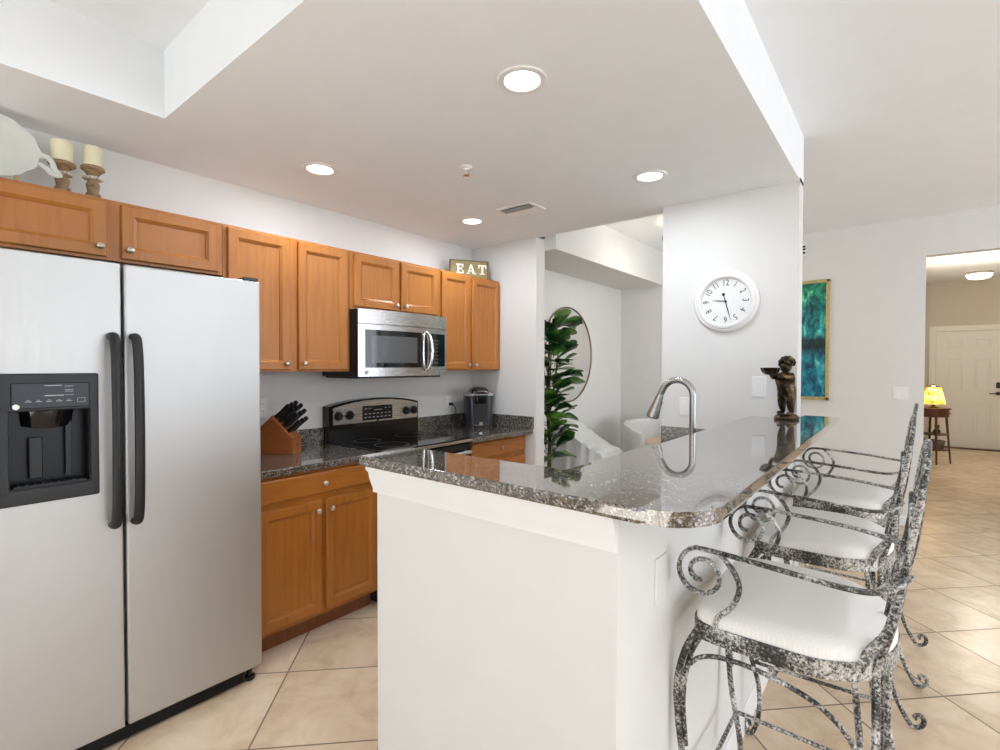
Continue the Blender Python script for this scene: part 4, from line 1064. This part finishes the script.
    mb.tube([(bxx(.70), 0, .70), (bxx(.9) - .008, 0, .90), (bxx(1.1), 0, 1.10), (bxx(1.22), 0, 1.22)], 0.0075, 8, smooth=5)
    mb.build('back_scrollwork', IRON, bk)
    mb = MB(); rings = []
    for i in range(17):
        s_ = i / 8 - 1; y = s_ * 0.115; zt = 1.234 - 0.045 * abs(s_) ** 2.0; zb = 1.170 - 0.050 * abs(s_) ** 1.3 + 0.02 * math.cos(s_ * 3 * PI)
        rings.append([(bxx(zb) - .004, y, zb), (bxx(zb) + .004, y, zb), (bxx(zt) + .004, y, zt), (bxx(zt) - .004, y, zt)])
    mb.loft(rings); mb.build('crest_plate', IRON, bk)
    return t
s1 = make_stool('wrought iron bar stool with cream cushion, nearest the camera', (-0.19, 1.555, 0), 0)
dup(s1, (-0.208, 2.31, 0), math.radians(1.0), 'wrought iron bar stool with cream cushion, middle of the three')
dup(s1, (-0.19, 3.085, 0), math.radians(-1.0), 'wrought iron bar stool with cream cushion, farthest and beside the statue')

# ------------------------------------------------------------------ alcove: mirror, fig plant, slipcovered chairs
t = thing('round_mirror', 'large round mirror in a thin brass frame on the alcove wall', 'mirror', (XN, 4.50, 1.535))
MB().lathe([(0.475, 0.0), (0.475, 0.010), (0, 0.010)], 72, M=RY).build('glass', MIRR, t)
MB().tube([(0.012, 0.485 * math.cos(2 * PI * k / 72), 0.485 * math.sin(2 * PI * k / 72)) for k in range(72)], 0.008, 8, closed=True).build('frame', BRASS, t)

px_, py_ = -2.445, 3.73
t = thing('fiddle_leaf_fig', 'fiddle leaf fig plant in a pot in front of the round mirror', 'plant', (px_, py_, 0))
pot = MB().lathe([(0.12, 0), (0.15, 0.02), (0.17, 0.26), (0.178, 0.28), (0.178, 0.30), (0.16, 0.30), (0.155, 0.26), (0.0, 0.25)], 32).build('pot', TERRA, t)
MB().lathe([(0.155, 0.245), (0.150, 0.262), (0, 0.268)], 24).build('soil', SOIL, t)
mb = MB(); mb.tube([(0, 0, 0.25), (0.01, 0, 0.7), (-0.02, 0.01, 1.1), (0.0, 0.0, 1.5), (0.01, 0.0, 1.82)], [0.020, 0.016, 0.013, 0.010, 0.006], 10, smooth=5)
mb.tube([(-0.01, 0, 0.9), (0.06, -0.08, 1.2), (0.09, -0.1, 1.55)], [0.011, 0.008, 0.005], 8, smooth=5)
mb.tube([(-0.01, 0, 0.95), (0.0, 0.09, 1.25), (0.03, 0.12, 1.6)], [0.011, 0.008, 0.005], 8, smooth=5)
mb.build('trunk', BARK, t)
mb = MB()
rnd = random.Random(3)
def fig_leaf(p, az, el, L, W_):
    M = Matrix.Translation(p) @ Matrix.Rotation(az, 4, 'Z') @ Matrix.Rotation(-el, 4, 'Y') @ Matrix.Rotation(rnd.uniform(-.5, .5), 4, 'X')
    wprof = [0.06, 0.38, 0.55, 0.60, 0.68, 0.88, 1.0, 0.95, 0.70, 0.12]
    rows = []
    for i, w in enumerate(wprof):
        u = i / (len(wprof) - 1); x = L * (0.10 + 0.9 * u); dz = -0.30 * L * u * u
        row = []
        for v in (-1, -0.5, 0, 0.5, 1):
            row.append((x, W_ * w * v, dz + 0.14 * W_ * abs(v) + 0.03 * W_ * math.sin(7 * u + 2 * v)))
        rows.append(row)
    vs = [[mb.bm.verts.new(M @ Vector(q)) for q in r] for r in rows]
    for i in range(len(vs) - 1):
        for j in range(4): mb.bm.faces.new((vs[i][j], vs[i][j + 1], vs[i + 1][j + 1], vs[i + 1][j]))
    mb.tube([M @ Vector((-0.03, 0, 0)), M @ Vector((L * 0.11, 0, 0))], 0.003, 5)
for k in range(140):
    z = 0.60 + 1.18 * (k / 140) ** 0.9; az = k * 2.4 + rnd.uniform(-.4, .4); rr = 0.03 + 0.09 * rnd.random() * (1.0 - abs(z - 1.3) / 1.2)
    L_ = rnd.uniform(0.16, 0.235)
    if math.cos(az) < -0.1: L_ *= 0.6
    fig_leaf(Vector((rr * math.cos(az), rr * math.sin(az), z)), az, rnd.uniform(0.0, 1.05) + (0.3 if z > 1.7 else 0), L_, L_ * rnd.uniform(0.42, 0.52))
mb.build('foliage', LEAF, t, ang=80)

# slipcovered armchair standing against the mirror wall, facing the dining table (+X)
t = thing('slipcovered_chair', 'white slipcovered armchair with draped cloth folds under the round mirror', 'chair', (-2.40, 4.36, 0), 0)
def cloth_profile(yc, half, f):
    """side panel of draped cloth, profile in x-z, with vertical folds"""
    rings = []
    n = 30
    top = lambda u: 0.86 if u < 0.22 else (0.86 - 0.20 * ((u - 0.22) / 0.6) ** 0.8 if u < 0.82 else 0.66 - 0.02 * (u - 0.82) / 0.18)
    for i in range(n + 1):
        u = i / n; x = -0.27 + 0.54 * u; zt = top(u) - (0.03 * (1 - u / 0.08) ** 2 if u < 0.08 else 0) - (0.04 * ((u - 0.93) / 0.07) ** 2 if u > 0.93 else 0)
        fold = f * (0.007 * math.sin(u * 27) + 0.005 * math.sin(u * 43 + 1))
        rings.append([(x, yc - half - fold - 0.012, 0.03), (x, yc - half - fold * 0.8, zt * 0.55), (x, yc - half * 0.9 - fold * 0.3, zt - 0.03), (x, yc - half * 0.4, zt), (x, yc + half * 0.4, zt), (x, yc + half * 0.9 - fold * 0.3, zt - 0.03), (x, yc + half + fold * 0.8, zt * 0.55), (x, yc + half + fold, 0.03)])
    return rings
MB().loft(cloth_profile(0.0, 0.23, 1)).build('slipcover', SLIP, t, ang=70)
MB().box(-0.24, 0.24, -0.20, 0.20, 0.06, 0.45, 0.03).build('seat', SLIP, t)
for sx_ in (-0.22, 0.22):
    for sy_ in (-0.18, 0.18): MB().lathe([(0.014, 0), (0.020, 0.07)], 12, M=Matrix.Translation((sx_, sy_, 0))).build('leg', HWOOD, t)
# round dining table, mostly hidden behind the clock wall
t = thing('dining_table', 'round light wood dining table mostly hidden behind the clock wall', 'table', (-1.46, 4.58, 0))
MB().lathe([(0.40, 0.705), (0.42, 0.712), (0.42, 0.735), (0.41, 0.74), (0, 0.74)], 48).build('tabletop', wood('light_oak', (0.42, 0.27, 0.15), (0.55, 0.38, 0.23), scale=(1.5, 14, 14)), t)
MB().lathe([(0.24, 0), (0.24, 0.02), (0.08, 0.05), (0.05, 0.12), (0.065, 0.35), (0.05, 0.55), (0.10, 0.66), (0.20, 0.705)], 28).build('pedestal', HWOOD, t)
# tub chair
t = thing('tub_chair', 'white upholstered tub chair in the alcove corner by the round table', 'chair', (-2.03, 5.22, 0), math.radians(-47))
rings = []
n = 36
for k in range(n + 1):
    a = -PI * 0.22 - (PI * 0.56) * 2 * k / n * 1.0 + PI * 0.5 - PI * 0.5
    a = PI + (k / n - 0.5) * PI * 1.45
    topz = 0.83 - 0.10 * (abs(k / n - 0.5) * 2) ** 2.5
    rings.append([(0.36 * math.cos(a), 0.36 * math.sin(a), 0.10), (0.37 * math.cos(a), 0.37 * math.sin(a), topz - 0.03), (0.355 * math.cos(a), 0.355 * math.sin(a), topz), (0.305 * math.cos(a), 0.305 * math.sin(a), topz), (0.29 * math.cos(a), 0.29 * math.sin(a), topz - 0.03), (0.29 * math.cos(a), 0.29 * math.sin(a), 0.10)])
MB().loft(rings).build('backrest', SLIP, t, ang=60)
MB().lathe([(0.285, 0.10), (0.285, 0.30), (0.0, 0.31)], 36).build('seat_base', SLIP, t)
MB().lathe([(0.20, 0.305), (0.272, 0.32), (0.280, 0.40), (0.26, 0.44), (0, 0.455)], 36).build('seat_cushion', TAN, t, label='tan seat cushion')
for a in range(4): MB().lathe([(0.014, 0), (0.022, 0.11)], 12, M=Matrix.Translation((0.24 * math.cos(a * PI / 2 + PI / 4), 0.24 * math.sin(a * PI / 2 + PI / 4), 0))).build('leg', HWOOD, t)

# ------------------------------------------------------------------ hall console with lamp
cx_, cy_ = 0.335, 9.82
t = thing('console_table', 'small dark wooden table with splayed legs in the hall', 'table', (cx_, cy_, 0))
tz = 0.815
MB().lathe([(0.20, tz - 0.02), (0.205, tz - 0.012), (0.205, tz - 0.004), (0.20, tz), (0, tz)], 32).build('tabletop', HWOOD, t)
MB().lathe([(0.175, tz - 0.13), (0.180, tz - 0.125), (0.180, tz - 0.022)], 32).build('apron', HWOOD, t)
mb = MB(); mb.sphere((0.183, -0.02, tz - 0.075), 0.014, 8); mb.build('knob', BRASS, t)
for a in range(4):
    an = a * PI / 2 + PI / 4 - 0.6
    MB().tube([(0.15 * math.cos(an), 0.15 * math.sin(an), tz - 0.12), (0.205 * math.cos(an), 0.205 * math.sin(an), 0.0)], [0.017, 0.011], 10).build('leg', HWOOD, t)
MB().lathe([(0.165, 0.42), (0.168, 0.428), (0.168, 0.438), (0, 0.44)], 28).build('shelf', HWOOD, t)
MB().lathe([(0.175, 0.20), (0.178, 0.208), (0.178, 0.218), (0, 0.22)], 28).build('shelf', HWOOD, t)
t = thing('basket', 'low grey woven basket on the lower shelf of the hall table', 'basket', (cx_, cy_, 0.22))
mb = MB()
for k in range(6): mb.tube([((0.115 + 0.004 * k) * math.cos(2 * PI * i / 40), (0.115 + 0.004 * k) * math.sin(2 * PI * i / 40), 0.010 + k * 0.019 + 0.003 * math.sin(i * PI / 2 + k)) for i in range(40)], 0.010, 6, closed=True)
mb.lathe([(0.112, 0.0), (0.112, 0.006), (0, 0.006)], 28); mb.build('weave', BASKET, t)
t = thing('figurine', 'small dark rounded figurine on the middle shelf of the hall table', 'figurine', (cx_ + 0.04, cy_ - 0.08, 0.44))
MB().lathe([(0.03, 0), (0.042, 0.01), (0.045, 0.035), (0.032, 0.062), (0.018, 0.072)], 20).build('body', BRONZE, t)
mb = MB(); mb.sphere((0, 0, 0.095), 0.028, 10); mb.sphere((-0.02, 0, 0.122), 0.011, 6); mb.sphere((0.02, 0, 0.122), 0.011, 6); mb.build('head', BRONZE, t)
t = thing('table_lamp', 'small glowing amber stained glass lamp on the hall table', 'lamp', (cx_, cy_, tz))
MB().lathe([(0.07, 0), (0.075, 0.008), (0.06, 0.016), (0.022, 0.03), (0.018, 0.06), (0.024, 0.075), (0.012, 0.09), (0.012, 0.13)], 24).build('base', BRONZE, t)
MB().lathe([(0.135, 0.055), (0.138, 0.060), (0.130, 0.12), (0.112, 0.20), (0.088, 0.300), (0.082, 0.305), (0.080, 0.300), (0.106, 0.20), (0.125, 0.12), (0.132, 0.060)], 32, ring=True).build('shade', SHADE, t)
MB().lathe([(0.082, 0.300), (0.086, 0.306), (0.05, 0.325), (0.012, 0.335), (0.008, 0.350), (0, 0.352)], 24).build('cap', BRONZE, t)
dl = bpy.data.lights.new('lamp_bulb', 'POINT'); dl.energy = 2.5; dl.color = (1.0, 0.72, 0.35); dl.shadow_soft_size = 0.04
l = bpy.data.objects.new('lamp_bulb', dl); COL.objects.link(l); l.location = (cx_ + 0.0, cy_, tz + 0.40)
